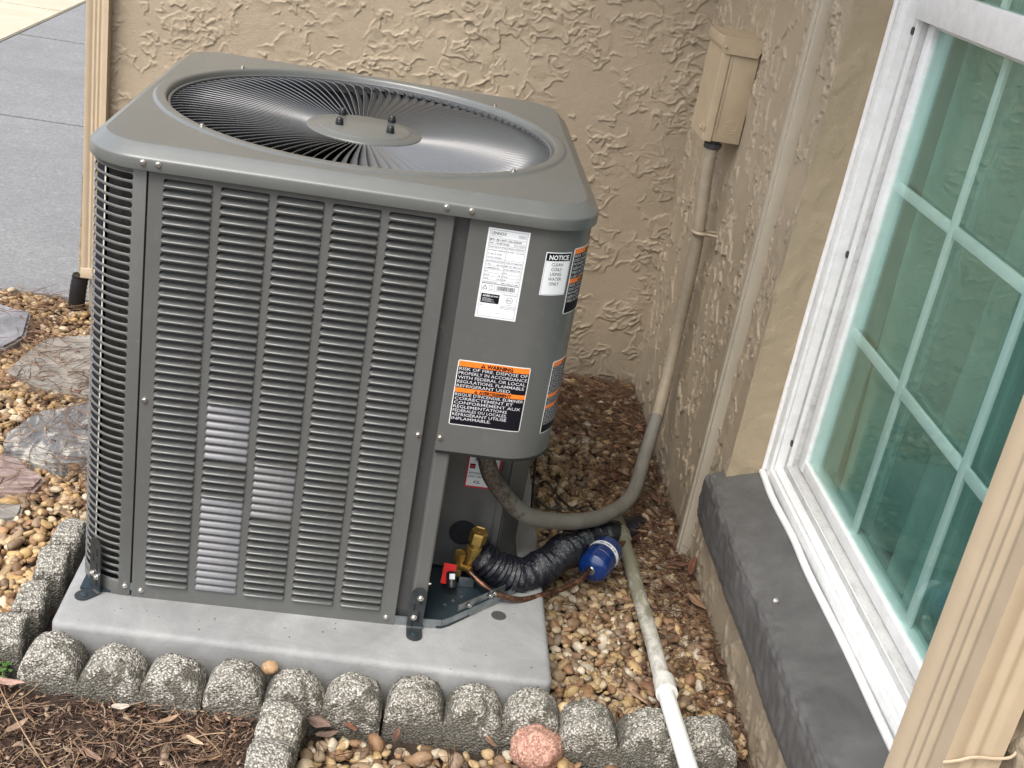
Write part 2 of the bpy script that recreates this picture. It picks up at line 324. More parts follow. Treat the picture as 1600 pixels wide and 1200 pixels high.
def catmull(P, n=12):
    P = [Vector(p) for p in P]; P = [2 * P[0] - P[1]] + P + [2 * P[-1] - P[-2]]; out = []
    for i in range(1, len(P) - 2):
        for k in range(n):
            t = k / n
            out.append(0.5 * ((2 * P[i]) + (P[i + 1] - P[i - 1]) * t + (2 * P[i - 1] - 5 * P[i] + 4 * P[i + 1] - P[i + 2]) * t * t + (3 * P[i] - P[i - 1] - 3 * P[i + 1] + P[i + 2]) * t ** 3))
    out.append(P[-2]); return out
def resample(P, step):
    out = [P[0]]; acc = 0
    d = [0]
    for a, b in zip(P, P[1:]): d.append(d[-1] + (b - a).length)
    n = max(2, int(d[-1] / step)); res = []
    j = 0
    for k in range(n + 1):
        s = d[-1] * k / n
        while j < len(P) - 2 and d[j + 1] < s: j += 1
        t = (s - d[j]) / max(1e-9, d[j + 1] - d[j]); res.append(P[j].lerp(P[j + 1], min(1, max(0, t))))
    return res
def sweep(P, rfun, nseg=14, caps=True):
    """tube along P; rfun(i, angle) -> radius. returns V, F"""
    V = []; F = []; up = Vector((0, 0, 1)); T0 = (P[1] - P[0]).normalized()
    N = T0.cross(up); N = N.normalized() if N.length > 1e-4 else Vector((1, 0, 0))
    for i, p in enumerate(P):
        T = ((P[min(i + 1, len(P) - 1)] - P[max(i - 1, 0)])).normalized(); N = (N - T * N.dot(T)).normalized(); B = T.cross(N)
        for k in range(nseg):
            a = 2 * PI * k / nseg; r = rfun(i, a); V.append(p + (N * math.cos(a) + B * math.sin(a)) * r)
    F = grid_faces(len(P), nseg, False, True)
    if caps: F.append(tuple(range(nseg))[::-1]); F.append(tuple((len(P) - 1) * nseg + k for k in range(nseg)))
    return V, F
def tube(name, pts, r, mat, parent=None, nseg=14, step=0.01, smooth_path=True, rf=None):
    P = resample(catmull(pts), step) if smooth_path else [Vector(p) for p in pts]
    V, F = sweep(P, rf(P) if rf else (lambda i, a: r), nseg)
    o = link(name, mesh(name, V, F), mat, parent, True)
    try: o.data.set_sharp_from_angle(angle=math.radians(50))
    except Exception: pass
    return o
def lathe(name, prof, mat, parent=None, nseg=24, origin=(0, 0, 0), axis=(0, 0, 1), auto=35):
    """prof = [(r, h)] turned round the axis"""
    A = Vector(axis).normalized(); q_ = A.to_track_quat('Z', 'Y').to_matrix(); O = Vector(origin); V = []
    for r, h in prof:
        for k in range(nseg):
            a = 2 * PI * k / nseg; V.append(O + q_ @ Vector((r * math.cos(a), r * math.sin(a), h)))
    F = grid_faces(len(prof), nseg, False, True); F.append(tuple(range(nseg))[::-1]); F.append(tuple((len(prof) - 1) * nseg + k for k in range(nseg)))
    me = mesh(name, V, F); o = link(name, me, mat, parent, True)
    bm = bmesh.new(); bm.from_mesh(me); bmesh.ops.recalc_face_normals(bm, faces=bm.faces[:]); bm.to_mesh(me); bm.free()
    try: me.set_sharp_from_angle(angle=math.radians(auto))
    except Exception: pass
    return o
SCREW = {}
def screw(parent, pos, nrm, r=0.0042, mat='screw', name='screw'):
    key = (r, mat)
    if key not in SCREW:
        V = []; prof = [(r * 1.25, 0), (r * 1.25, r * 0.28), (r * 0.86, r * 0.34), (r * 0.86, r * 1.0), (r * 0.7, r * 1.15), (r * 0.2, r * 1.18)]
        for rr, h in prof:
            for k in range(12): V.append((rr * math.cos(k * PI / 6), rr * math.sin(k * PI / 6), h))
        F = grid_faces(len(prof), 12, False, True); F.append(tuple(range(60, 72)))
        me = mesh('screw', V, F); me.materials.append(M[mat]); me.polygons.foreach_set('use_smooth', [True] * len(me.polygons)); SCREW[key] = me
        try: me.set_sharp_from_angle(angle=math.radians(40))
        except Exception: pass
    o = bpy.data.objects.new(name, SCREW[key]); COL.objects.link(o); o.parent = parent; o.location = pos
    o.rotation_euler = Vector(nrm).to_track_quat('Z', 'Y').to_euler(); return o
def colour_attr(me, cols):
    a = me.color_attributes.new('col', 'FLOAT_COLOR', 'POINT'); c = np.ones((len(me.vertices), 4), dtype=np.float32); c[:, :3] = cols
    a.data.foreach_set('color', c.ravel())
def np_mesh(name, V, F):
    """V (n,3), F (m,k) arrays of one polygon size"""
    me = bpy.data.meshes.new(name); n, m, k = len(V), len(F), F.shape[1]
    me.vertices.add(n); me.vertices.foreach_set('co', np.ascontiguousarray(V, dtype=np.float32).ravel())
    me.loops.add(m * k); me.loops.foreach_set('vertex_index', np.ascontiguousarray(F, dtype=np.int32).ravel())
    me.polygons.add(m); me.polygons.foreach_set('loop_start', np.arange(0, m * k, k, dtype=np.int32))
    me.polygons.foreach_set('loop_total', np.full(m, k, dtype=np.int32)); me.update(calc_edges=True); return me

# ------------------------------------------------------------------ numpy noise
def gnoise(x, y, seed=0):
    xi = np.floor(x).astype(np.int64); yi = np.floor(y).astype(np.int64); xf = x - xi; yf = y - yi
    def g(ix, iy):
        h = (ix * 374761393 + iy * 668265263 + seed * 1274126177) & 0xffffffff
        h = ((h ^ (h >> 13)) * 1274126177) & 0xffffffff; h = h ^ (h >> 16)
        a = (h & 0xffff) / 65536.0 * 2 * np.pi; return np.cos(a), np.sin(a)
    def dot(ix, iy, dx, dy): gx, gy = g(ix, iy); return gx * dx + gy * dy
    u = xf * xf * xf * (xf * (xf * 6 - 15) + 10); v_ = yf * yf * yf * (yf * (yf * 6 - 15) + 10)
    a = dot(xi, yi, xf, yf); b = dot(xi + 1, yi, xf - 1, yf); c = dot(xi, yi + 1, xf, yf - 1); d = dot(xi + 1, yi + 1, xf - 1, yf - 1)
    return (a + (b - a) * u + (c - a) * v_ + (a - b - c + d) * u * v_) * 1.5
def fbm(x, y, seed=0, oct_=4, rough=0.55):
    s = 0; a = 1; t = 0
    for k in range(oct_): s = s + a * gnoise(x * 2 ** k, y * 2 ** k, seed + k * 17); t += a; a *= rough
    return s / t
def sstep(a, b, x): t = np.clip((x - a) / (b - a), 0, 1); return t * t * (3 - 2 * t)
def stucco_h(u, v_, seed, amp=1.0, stretch=(1, 1)):
    """knock-down trowel texture: ragged plateaus with curled lips and short squiggly ridges"""
    uu = u * stretch[0]; vv = v_ * stretch[1]
    wu = uu + 0.022 * fbm(uu * 16, vv * 16, seed + 1, 3); wv = vv + 0.022 * fbm(uu * 14, vv * 14, seed + 5, 3)
    h = np.zeros_like(u)
    for k, (fr_, th, ph) in enumerate(((9, 0.04, 0.0008), (14, -0.02, 0.0007), (21, 0.05, 0.0006))):
        n = fbm(wu * fr_ + 31 * k, wv * fr_ * 1.3 - 17 * k, seed + 40 * k, 3, 0.50); e = n - th
        m = sstep(0.06, 0.22, gnoise(wu * fr_ * 0.62 + 9, wv * fr_ * 0.62 + 3 * k, seed + 77 + k))
        wid = (0.021 + 0.010 * gnoise(uu * 30, vv * 30, seed + 9 + k)) * fr_ / 15
        h += m * (ph * 2.3 * sstep(-.02, 0.02, e) * sstep(0.55, 0.02, e) + 0.0019 * np.where(e > 0, np.exp(-(e / (wid * 2.6)) ** 2), np.exp(-(e / wid) ** 2)))
    n = fbm(wu * 30, wv * 38, seed + 300, 2, 0.5); m = sstep(0.18, 0.36, gnoise(uu * 8, vv * 8, seed + 88))
    h += 0.0014 * m * np.exp(-(n / 0.08) ** 2)
    h += 0.0004 * fbm(uu * 40, vv * 40, seed + 200, 3) + 0.0012 * gnoise(uu * 4, vv * 4, seed + 201)
    return h * amp
def height_sheet(name, u0, u1, v0, v1, res, place, hf, mat, parent=None):
    nu = int((u1 - u0) / res) + 1; nv = int((v1 - v0) / res) + 1
    U, Vv = np.meshgrid(np.linspace(u0, u1, nu), np.linspace(v0, v1, nv), indexing='ij')
    H = hf(U, Vv); X, Y, Z = place(U, Vv, H); P = np.stack([X.ravel(), Y.ravel(), Z.ravel()], 1)
    i = np.arange(nu - 1)[:, None] * nv + np.arange(nv - 1)[None, :]; i = i.ravel()
    F = np.stack([i, i + nv, i + nv + 1, i + 1], 1)
    me = np_mesh(name, P, F); o = link(name, me, mat, parent, True); return o

# ================================================================== SETTING
ZG = -0.088
tag(link('sky_ground', np_mesh('ground', np.array([(-60, -60, ZG - .03), (60, -60, ZG - .03), (60, 60, ZG - .03), (-60, 60, ZG - .03)]), np.array([[0, 1, 2, 3]])), M['soil']), kind='structure').name = 'ground'
# soil bed near the unit (undulating)
def soil_h(U, V_):
    return 0.006 * fbm(U * 12, V_ * 12, 3, 5) + np.where((U < 0.235) & (V_ < -0.13), 0.016, 0.0)
tag(height_sheet('soil_bed', -1.3, 1.0, -0.9, 1.33, 0.012, lambda U, V_, H: (U, V_, ZG + 0.002 + H), soil_h, M['soil']), kind='structure')
# driveway slabs at left
dg = 'driveway slabs'
def slab(x0, x1, y0, y1, lab, mat=M['drive'], name='concrete_slab', z=ZG + .012, skew=0.0):
    bm = bm_prism([(x0, y0), (x1, y0 + skew * (x1 - x0)), (x1, y1 + skew * (x1 - x0)), (x0, y1)], z - .06, z, bev=.005)
    return tag(obj(name, bm, mat, auto=40), kind='structure')
slab(-1.62, -0.40, 1.335, 3.00, '')
slab(-1.62, 0.9, 3.012, 4.53, '')
slab(-1.62, 0.9, 4.542, 6.1, '')
slab(-1.62, 0.9, 6.112, 9.0, '')
slab(-7, -1.632, 1.335, 5.3, '', M['sand'], 'sidewalk', ZG + .014)
slab(-7, -1.632, 5.312, 12, '', M['sand'], 'sidewalk', ZG + .014)

# ---- house walls
XW, YB = 0.992, 1.257
back = thing('stucco_wall', 'beige knock-down stucco house wall running behind the air conditioner', 'wall')
height_sheet('stucco_face', -0.402, XW, -0.13, 1.22, 0.0022, lambda U, V_, H: (U, YB - H, V_), lambda U, V_: stucco_h(U, V_, 5), M['stucco'], back)
box('wall_core', -0.402, XW + .3, YB + .004, YB + .2, -0.15, 2.75, M['stucco'], back, 0)
height_sheet('upper_stucco', -0.402, XW, 1.22, 2.7, 0.012, lambda U, V_, H: (U, YB - H, V_), lambda U, V_: stucco_h(U, V_, 5), M['stucco'], back)
side = thing('window_wall', 'beige stucco house wall that holds the white window on the right', 'wall')
YJ = 0.324; YR = -0.60; ZS = 0.16; ZT = 1.86; XN = 1.058
pl = lambda U, V_, H: (XW - H, U, V_)
hs = lambda U, V_: stucco_h(U + 3, V_, 9, 1.25, (1.25, 0.62))
height_sheet('stucco_face', YJ, YB, -0.13, 1.22, 0.0022, pl, hs, M['stucco'], side)
height_sheet('upper_stucco', YJ, YB, 1.22, 2.7, 0.012, pl, hs, M['stucco'], side)
height_sheet('lower_stucco', -0.95, YJ, -0.13, ZS - .01, 0.004, pl, hs, M['stucco'], side)
height_sheet('near_stucco', -0.95, YR, ZS - .01, 1.0, 0.004, pl, hs, M['stucco'], side)
height_sheet('near_stucco', -2.6, -0.95, -0.13, 2.7, 0.03, pl, hs, M['stucco'], side)
height_sheet('near_stucco', -0.95, YR, 1.0, 2.7, 0.02, pl, hs, M['stucco'], side)
height_sheet('lintel_stucco', YR, YJ, ZT, 2.7, 0.02, pl, hs, M['stucco'], side)
# jamb reveals and core behind the skin
jh = lambda U, V_: 0.0022 * fbm(U * 22, V_ * 11, 61, 4) + 0.0014 * sstep(0.1, 0.3, gnoise(U * 30, V_ * 16, 8))
height_sheet('window_reveal', XW - 0.0045, XN + .03, ZS - .02, ZT, 0.004, lambda U, V_, H: (U, YJ - H, V_), jh, M['smooth_stucco'], side)
height_sheet('window_reveal', XW - 0.0045, XN + .03, ZS - .02, ZT, 0.02, lambda U, V_, H: (U, YR + H, V_), jh, M['smooth_stucco'], side)
for a in ((YJ + .004, YB + .1, -.15, 2.7), (-2.6, YR - .004, -.15, 2.7), (YR, YJ, -.15, ZS - .015), (YR, YJ, ZT + .004, 2.7)):
    box('wall_core', XW + .006, XW + .20, a[0], a[1], a[2], a[3], M['smooth_stucco'], side, 0)

# unseen eave added high above, shaped to shade the wall corner
box('shading_eave', 0.22, 2.2, -1.0, YB + .5, 2.26, 2.4, M['beige'], None, 0)
box('shading_eave_return', -.30, .22, .85, YB + .5, 2.26, 2.4, M['beige'], bpy.data.objects['shading_eave'], 0)
tag(bpy.data.objects['shading_eave'], 'unseen beige eave added above the walls to shade the corner', 'eave', kind='structure')

# ---- charcoal sill ledge
def sill_mesh():
    xs0 = 0.955; prof = [(1.07, 0.192), (1.04, 0.187), (1.01, 0.178), (0.985, 0.169), (0.968, 0.1635), (0.960, 0.1600), (0.9562, 0.1530), (0.955, 0.140), (0.955, 0.11), (0.956, 0.085), (0.960, 0.070), (0.968, 0.063), (0.985, 0.060), (1.0, 0.060)]
    P = []
    for (a, b), (c, d) in zip(prof, prof[1:]):
        for k in range(4): P.append((a + (c - a) * k / 4, b + (d - b) * k / 4))
    P.append(prof[-1]); P = np.array(P); n = 330; Y = np.linspace(0.352, -0.95, n); V = []
    for i, y in enumerate(Y):
        e = 0.0; 
        for j, (x, z) in enumerate(P):
            s = j * 0.01
            d1 = 0.0030 * float(fbm(np.array([y * 14.0]), np.array([s * 9 + 3.0]), 71, 4)[0]) + (.0030 * float(fbm(np.array([y * 45.0]), np.array([s * 30 + 3.0]), 75, 3)[0]) if 12 < j else 0); d2 = 0.006 * float(gnoise(np.array([y * 7.0]), np.array([2.0]), 3)[0]) * (1 if 14 < j < 46 else 0)
            yy = y
            if i < 4 and x < XW: yy = y - 0.004 * (3 - i) * 0 
            x2 = x - (d1 + d2 * .5) * (1 if x < 1.03 else 0.1); z2 = z + d1 * 0.8
            if i == 0: x2 = x2 + (0.012 if x < XW else 0) * 0.5; z2 = z2 - 0.002
            V.append((x2, yy, z2))
    F = grid_faces(n, len(P)); F.append(tuple(range(len(P)))); return V, F
V, F = sill_mesh()
tag(link('window_sill', mesh('window_sill', V, F), M['sill'], None, True), 'charcoal painted masonry sill ledge under the white window', 'window sill')
bpy.data.objects['window_sill'].data.set_sharp_from_angle(angle=math.radians(60))
sc_t = tag(screw(None, (0.982, -0.070, 0.172), (0.3, -0.9, 0.5), 0.004, 'screw', 'loose_screw'), 'loose silver screw lying on the charcoal sill', 'screw')

# ---- window
win = thing('window', 'white vinyl single-hung window with green-tinted gridded glass', 'window', None, (0, 0, 0))
def frame_rect(name, x0, x1, ya, yb, za, zb, wl, mat, parent=None, bev=.0012, wt=None, wb=None):
    """rectangular ring of four boards in the plane x; ya > yb"""
    wt = wt if wt is not None else wl; wb = wb if wb is not None else wl
    bm = bmesh.new()
    bm_box(x0, x1, ya - wl, ya, za, zb, bev, 2, bm); bm_box(x0, x1, yb, yb + wl, za, zb, bev, 2, bm)
    bm_box(x0 + .0005, x1, yb + wl, ya - wl, za, za + wb, bev, 2, bm); bm_box(x0 + .0005, x1, yb + wl, ya - wl, zb - wt, zb, bev, 2, bm)
    return obj(name, bm, mat, parent, auto=40)
frame_rect('frame', 1.056, 1.13, YJ, YR, 0.188, 1.85, 0.022, M['vinyl'], win, .002)
frame_rect('frame_lip', 1.062, 1.13, YJ - .022, YR + .022, 0.210, 1.83, 0.006, M['vinyl'], win, .001)
frame_rect('sash_channel', 1.078, 1.13, YJ - .028, YR + .028, 0.216, 1.82, 0.017, M['vinyl_grey'], win, .001)
frame_rect('channel_rib', 1.0765, 1.085, YJ - .043, YR + .043, 0.229, 1.81, 0.0025, M['vinyl'], win, .0008)
tag(tube('caulk_bead', [(1.052, YJ - .002, 1.85), (1.052, YJ - .001, 1.2), (1.053, YJ - .003, .8), (1.052, YJ - .001, .5), (1.053, YJ - .002, .20)], .005, M['caulk'], win, 8, .02), None)
tube('caulk_bead', [(1.051, YJ - .002, .193), (1.047, .22, .191), (1.050, .1, .191), (1.046, -.02, .192), (1.05, -.2, .190), (1.047, -.4, .192), (1.05, -.59, .19)], .0065, M['caulk'], win, 8, .02)
sash = box('lower_sash', 1.094, 1.128, 0.25, 0.277, 0.236, 1.02, M['vinyl'], win, .0025)
for nm, a in (('sash_stile', (1.094, 1.128, -0.545, -0.52, 0.236, 1.02)), ('sash_rail', (1.0945, 1.128, -0.52, 0.25, 0.236, 0.259)), ('sash_rail', (1.0945, 1.128, -0.52, 0.25, 1.006, 1.02))):
    box(nm, *a, M['vinyl'], sash, .0025)
up = box('upper_sash', 1.070, 1.093, -0.545, 0.2825, 1.014, 1.064, M['vinyl'], win, .0025)
for nm, a in (('sash_stile', (1.070, 1.093, 0.2560, 0.2825, 1.0645, 1.80)), ('sash_stile', (1.070, 1.093, -0.545, -0.515, 1.0645, 1.80)), ('sash_rail', (1.070, 1.093, -0.515, 0.256, 1.775, 1.80))):
    box(nm, *a, M['vinyl'], up, .0025)
for nm, x, za, zb, par in (('glass_pane', 1.103, .257, 1.008, sash), ('glass_pane', 1.120, .257, 1.008, sash), ('glass_pane', 1.078, 1.062, 1.777, up), ('glass_pane', 1.0895, 1.062, 1.777, up)):
    box(nm, x - .0015, x + .0015, -.525, .254, za, zb, M['glass'], par, 0)
for y in (0.020, -0.228): box('glazing_bar', 1.1085, 1.1145, y - .0085, y + .0085, .259, 1.006, M['grid'], sash, .0008)
for z in (0.510, 0.763):
    for (a, b) in ((0.0285, 0.250), (-0.2195, 0.0115), (-0.52, -0.2365)): box('glazing_bar', 1.1085, 1.1145, a, b, z - .0085, z + .0085, M['grid'], sash, .0008)
for y in (0.020, -0.228): box('glazing_bar', 1.081, 1.0865, y - .0085, y + .0085, 1.0645, 1.775, M['grid'], up, .0008)
for z in (1.30, 1.54):
    for (a, b) in ((0.0285, 0.256), (-0.2195, 0.0115), (-0.515, -0.2365)): box('glazing_bar', 1.081, 1.0865, a, b, z - .0085, z + .0085, M['grid'], up, .0008)
for z in (0.273, 0.630, 0.995): lathe('plug', [(.0062, 0), (.0062, .0016), (.004, .0018)], M['plug'], win, 16, (1.0775, 0.288, z), (-1, 0, 0))
# interior: room shell and sheer curtain
room = thing('room_interior', 'dim room seen through the green window glass', 'room')
bm = bm_box(1.20, 3.6, -1.7, 1.9, -0.1, 2.5); 
bmesh.ops.delete(bm, geom=[f for f in bm.faces if f.calc_center_median().x < 1.21], context='FACES')
obj('room_shell', bm, M['room'], room); 
bm = bmesh.new(); bm_box(1.1985, 1.2, -1.7, YR, -.1, 2.5, 0, 2, bm); bm_box(1.1985, 1.2, YJ, 1.9, -.1, 2.5, 0, 2, bm); obj('inner_wall', bm, M['room'], room)
nz_, ny_ = 60, 180; Y = np.linspace(-0.585, 0.306, ny_); Z = np.linspace(0.20, 1.95, nz_); YY, ZZ = np.meshgrid(Y, Z, indexing='ij')
fold = 0.034 * np.sin(YY * 46 + 2.2 * np.sin(YY * 9 + ZZ * 1.2)) + 0.010 * np.sin(YY * 17 + 1 + ZZ) ; lift = 0.10 * np.exp(-((YY - 0.10) / .08) ** 2) * sstep(0.75, 0.25, ZZ)
P = np.stack([(1.186 + fold * (0.5 + 0.5 * sstep(1.9, .6, ZZ)) + lift * .3).ravel(), (YY - lift * .5 * np.sign(YY - .12)).ravel(), ZZ.ravel()], 1)
i = (np.arange(ny_ - 1)[:, None] * nz_ + np.arange(nz_ - 1)[None, :]).ravel(); Fc = np.stack([i, i + nz_, i + nz_ + 1, i + 1], 1)
cur = link('curtain', np_mesh('curtain', P, Fc), M['curtain'], None, True); tag(cur, 'pale sheer curtain hanging in folds behind the window glass', 'curtain')

# ---- conduit raceway strip on the right wall
st_ = thing('wall_raceway', 'tall narrow beige raceway strip running down the right wall', 'raceway')
bm = bmesh.new(); bm_box(.9712, .9935, .432, .460, -.085, 2.7, .0015, 2, bm); obj('channel_body', bm, M['strip'], st_, auto=40)
box('channel_cover', .9665, .9715, .4385, .4545, -.085, 2.7, M['strip'], st_, .0012)

# ---- electrical disconnect box
eb = thing('disconnect_box', 'beige painted electrical disconnect box on the right wall above the flexible conduit', 'electrical box')
obj('box_body', bm_box(.932, .990, .792, .915, .680, .880, .0015), M['box'], eb, auto=40)
bm = bm_prism([(.9135, .790), (.9165, .7885), (.9315, .7885), (.9315, .9185), (.9165, .9185), (.9135, .917)], .6785, .872, bev=.001); obj('cover', bm, M['box'], eb, auto=40)
# hinged lid with side flap
bm = bmesh.new(); V = [(.910, .786), (.910, .921), (.991, .921), (.991, .786)]
bm_prism([(.909, .785), (.991, .785), (.991, .922), (.909, .922)], .883, .8865, bm)
obj('lid', bm, M['box'], eb, auto=40)
bm = bmesh.new(); a = [(.910, .886), (.991, .886), (.991, .868), (.984, .853), (.918, .853), (.910, .862)]
f1 = [bm.verts.new((x, .7848, z)) for x, z in a]; f2 = [bm.verts.new((x, .7872, z)) for x, z in a]; bm.faces.new(f1); bm.faces.new(f2[::-1])
for k in range(6): bm.faces.new((f1[k], f1[(k + 1) % 6], f2[(k + 1) % 6], f2[k]))
obj('lid_flap', bm, M['box'], eb); box('lid_front', .9085, .9112, .786, .921, .864, .8865, M['box'], eb, .0008)
screw(eb, (.917, .785, .866), (0, -1, 0), .0032, 'box', 'rivet')
box('body_seam', .936, .9385, .7905, .792, .694, .850, M['box'], eb, .0006)
def ring(name, cx_, cz_, y, R_, r, mat, par, ax='y'):
    P = [Vector((cx_ + R_ * math.cos(t), y, cz_ + R_ * math.sin(t))) if ax == 'y' else Vector((y, cx_ + R_ * math.cos(t), cz_ + R_ * math.sin(t))) for t in np.linspace(0, 2 * PI, 29)]
    V, F = sweep(P, lambda i, a: r, 6, False); return link(name, mesh(name, V, F), mat, par, True)
ring('knockout', .966, .712, .7918, .0125, .0009, M['box'], eb); ring('knockout', .966, .712, .7918, .0085, .0007, M['box'], eb)
ring('hasp', .820, .704, .9125, .0065, .0022, M['box'], eb, 'x'); box('hasp_tab', .911, .9135, .788, .814, .698, .710, M['box'], eb, .0006)
for x in (.955, .978): box('knockout_slot', x - .003, x + .003, .7908, .792, .689, .6905, M['box'], eb, .0003)
box('lid_slot', .930, .938, .7842, .7848, .874, .8755, M['box'], eb, .0002)

# ---- flexible conduit
cpts = [(.517, .100, .330), (.517, .100, .285), (.530, .100, .245), (.548, .115, .212), (.582, .14, .166), (.612, .165, .134), (.650, .20, .108), (.723, .28, .066), (.797, .38, .030), (.867, .50, .012), (.906, .62, .048), (.935, .71, .110), (.950, .765, .19), (.955, .790, .28), (.955, .795, .40), (.952, .80, .50), (.945, .815, .60), (.944, .82, .668)]
def corr(P):
    def f(i, a): return 0.0133 + 0.0016 * (1 if i % 2 else -1)
    return f
cd = thing('flexible_conduit', 'grey ribbed flexible conduit looping from the unit up the right wall', 'conduit')
Pp = resample(catmull(cpts), .0029)
k_ = next(i for i, p in enumerate(Pp) if p.y > .70)
V, F = sweep(Pp[:k_ + 1], corr(Pp), 18, False); link('grey_sleeve', mesh('grey_sleeve', V, F), M['conduit'], cd, True)
V, F = sweep(Pp[k_:], corr(Pp), 18, False); link('painted_sleeve', mesh('painted_sleeve', V, F), M['conduit_painted'], cd, True)
lathe('connector', [(.0165, 0), (.0185, .002), (.0185, .011), (.0155, .013), (.0155, .019)], flat('connector_grey', (.05, .05, .048), .45), cd, 8, (.9445, .82, .660), (0, 0, 1))
Ps = [Vector((.955 + .0165 * math.cos(t), .792 + .0165 * math.sin(t), .490)) for t in np.linspace(PI * .25, PI * 1.75, 20)]
Ps = [Vector((.994, .808, .489))] + Ps + [Vector((.994, .776, .489))]
tag(tube('pipe_strap', Ps, .0042, M['conduit_painted'], None, 6, .006), 'painted strap holding the flexible conduit against the right wall', 'strap')

# ---- white condensate PVC pipe
pv = thing('drain_pipe', 'stained white drain pipe running over the gravel beside the right wall', 'pipe')
pp = [(.852, .52, -.052), (.852, .44, -.046), (.853, .2, -.036), (.853, .07, -.028), (.838, -.10, .008)]
V, F = sweep(resample(catmull(pp), .01), lambda i, a: .0134, 20); link('old_pipe', mesh('old_pipe', V, F), M['pvc_old'], pv, True)
V, F = sweep(resample(catmull([(.8375, -.105, .009), (.836, -.2, .021), (.838, -.62, .05)]), .02), lambda i, a: .0132, 20); link('new_pipe', mesh('new_pipe', V, F), M['pvc'], pv, True)
d_ = Vector((-.10, -.95, .20)).normalized()
lathe('coupling', [(.0135, 0), (.0172, .0005), (.0172, .046), (.0135, .0465)], M['pvc_old'], pv, 24, (.8435, -.070, .001), d_)
lathe('coupling', [(.0135, 0), (.0168, .0005), (.0168, .030), (.0135, .0305)], M['pvc_old'], pv, 24, (.852, .45, -.047), (0, -1, .03))

# ---- right downspout (close to camera) and left downspout
def ribbed(w0, w1, n, depth, base=0.0):
    """offsets across one face: list (t, inward offset)"""
    L = [(w0, 0)]; span = (w1 - w0); a = w0 + span * .24; b = w1 - span * .20; s = (b - a) / n
    for k in range(n):
        L += [(a + s * k, 0), (a + s * (k + .22), depth), (a + s * (k + .5), depth), (a + s * (k + .72), 0)]
    L += [(b, 0), (w1, 0)]; return L
def downspout(name, x0, x1, y0, y1, z0, z1, label, cuts, group=None):
    # outline, counter-clockwise from (x0,y1): -x face going to -y, then -y face going to +x, back faces plain
    pts = [(x0 + d, t) for t, d in [(y1 - (t - y0), d) for t, d in ribbed(y0, y1, cuts[0], .0028)]]
    pts += [(t, y0 + d) for t, d in ribbed(x0, x1, cuts[1], .0028)][1:]
    pts += [(x1, y1)]
    bm = bmesh.new(); n = len(pts); ang = pts
    lo = [bm.verts.new((x, y, z0)) for x, y in pts]; hi = [bm.verts.new((x, y, z1)) for x, y in pts]
    for i in range(n): bm.faces.new((lo[i], lo[(i + 1) % n], hi[(i + 1) % n], hi[i]))
    bm.faces.new(lo); bm.faces.new(hi[::-1])
    t = thing(name, label, 'downspout', group); obj('pipe', bm, M['beige'], t, auto=75); return t
dr = downspout('downspout', .920, .976, -.713, -.618, -.05, 2.75, 'ribbed beige downspout in front of the window at the right', (3, 2))
bm = bmesh.new(); Pst = [Vector(p) for p in ((.9915, -.706, .452), (.982, -.716, .447), (.968, -.7165, .443), (.945, -.7165, .442), (.930, -.7165, .436), (.9175, -.715, .431))]
tube('strap', [tuple(p) for p in Pst], .0016, M['beige'], dr, 6, .004)
dl = downspout('downspout', -.413, -.364, 1.222, 1.2535, .05, 2.7, 'ribbed beige downspout at the far left end of the back wall', (1, 3))
box('outlet_collar', -.4145, -.3625, 1.2205, 1.2545, .030, .056, M['beige'], dl, .001)
V, F = sweep(resample(catmull([(-.424, 1.262, .020), (-.430, 1.262, -.02), (-.436, 1.268, -.085)]), .006), lambda i, a: .019 + .0018 * (i % 2), 16)
tag(link('drain_hose', mesh('drain_hose', V, F), M['black'], None, True), 'short black corrugated drain hose behind the far left downspout', 'hose')
V, F = sweep([Vector((-.418, 1.28, .27)), Vector((-.421, 1.28, .20)), Vector((-.425, 1.28, .12)), Vector((-.426, 1.28, .02))], lambda i, a: .010 * (1 + .25 * math.cos(a * 3 + i)), 7)
tag(link('wood_stake', mesh('wood_stake', V, F), flat('old_wood', (.24, .18, .11), .8, 0, .4, 60), None, True), 'weathered wooden stake beside the far left downspout', 'stake')

# ---- concrete pad
pc = [Vector(p) for p in ((-.099, -.085), (.663, -.106), (.671, .86), (-.104, .84))]
def pad_ring(ins, z, npc=9, R_=.016):
    out = []
    for k in range(4):
        p, a, b = pc[k], (pc[k - 1] - pc[k]).normalized(), (pc[(k + 1) % 4] - pc[k]).normalized(); r_ = max(.002, R_ - ins); c = p + (a + b) * (ins + r_)
        for q_ in range(npc): t = PI / 2 * q_ / (npc - 1); out.append((*(c - b * r_ * math.cos(t) - a * r_ * math.sin(t)), z))
        nx_ = pc[(k + 1) % 4]; c2 = nx_ + ((pc[k] - nx_).normalized() + (pc[(k + 2) % 4] - nx_).normalized()) * (ins + r_)
        st0 = Vector(out[-1][:2]); L_ = (nx_ - p).length - 2 * (ins + r_)
        for q_ in range(1, 40): pp2 = st0 + b * L_ * q_ / 40; out.append((pp2.x, pp2.y, z))
    return out
PR = [pad_ring(i_, z_) for i_, z_ in ((0, -.12), (0, -.05), (0, -.010), (.0008, -.0062), (.0026, -.0032), (.0056, -.0010), (.0095, -.0002), (.016, 0))]
V = np.array([p for r_ in PR for p in r_]); m_ = len(PR[0])
dn = fbm(V[:, 0] * 26 + V[:, 2] * 20, V[:, 1] * 26 + V[:, 2] * 14, 8, 4); V[:, 2] += dn * .0012 * (V[:, 2] < -.0005); V[:, 1] += dn * .0012 * (V[:, 2] < -.004)
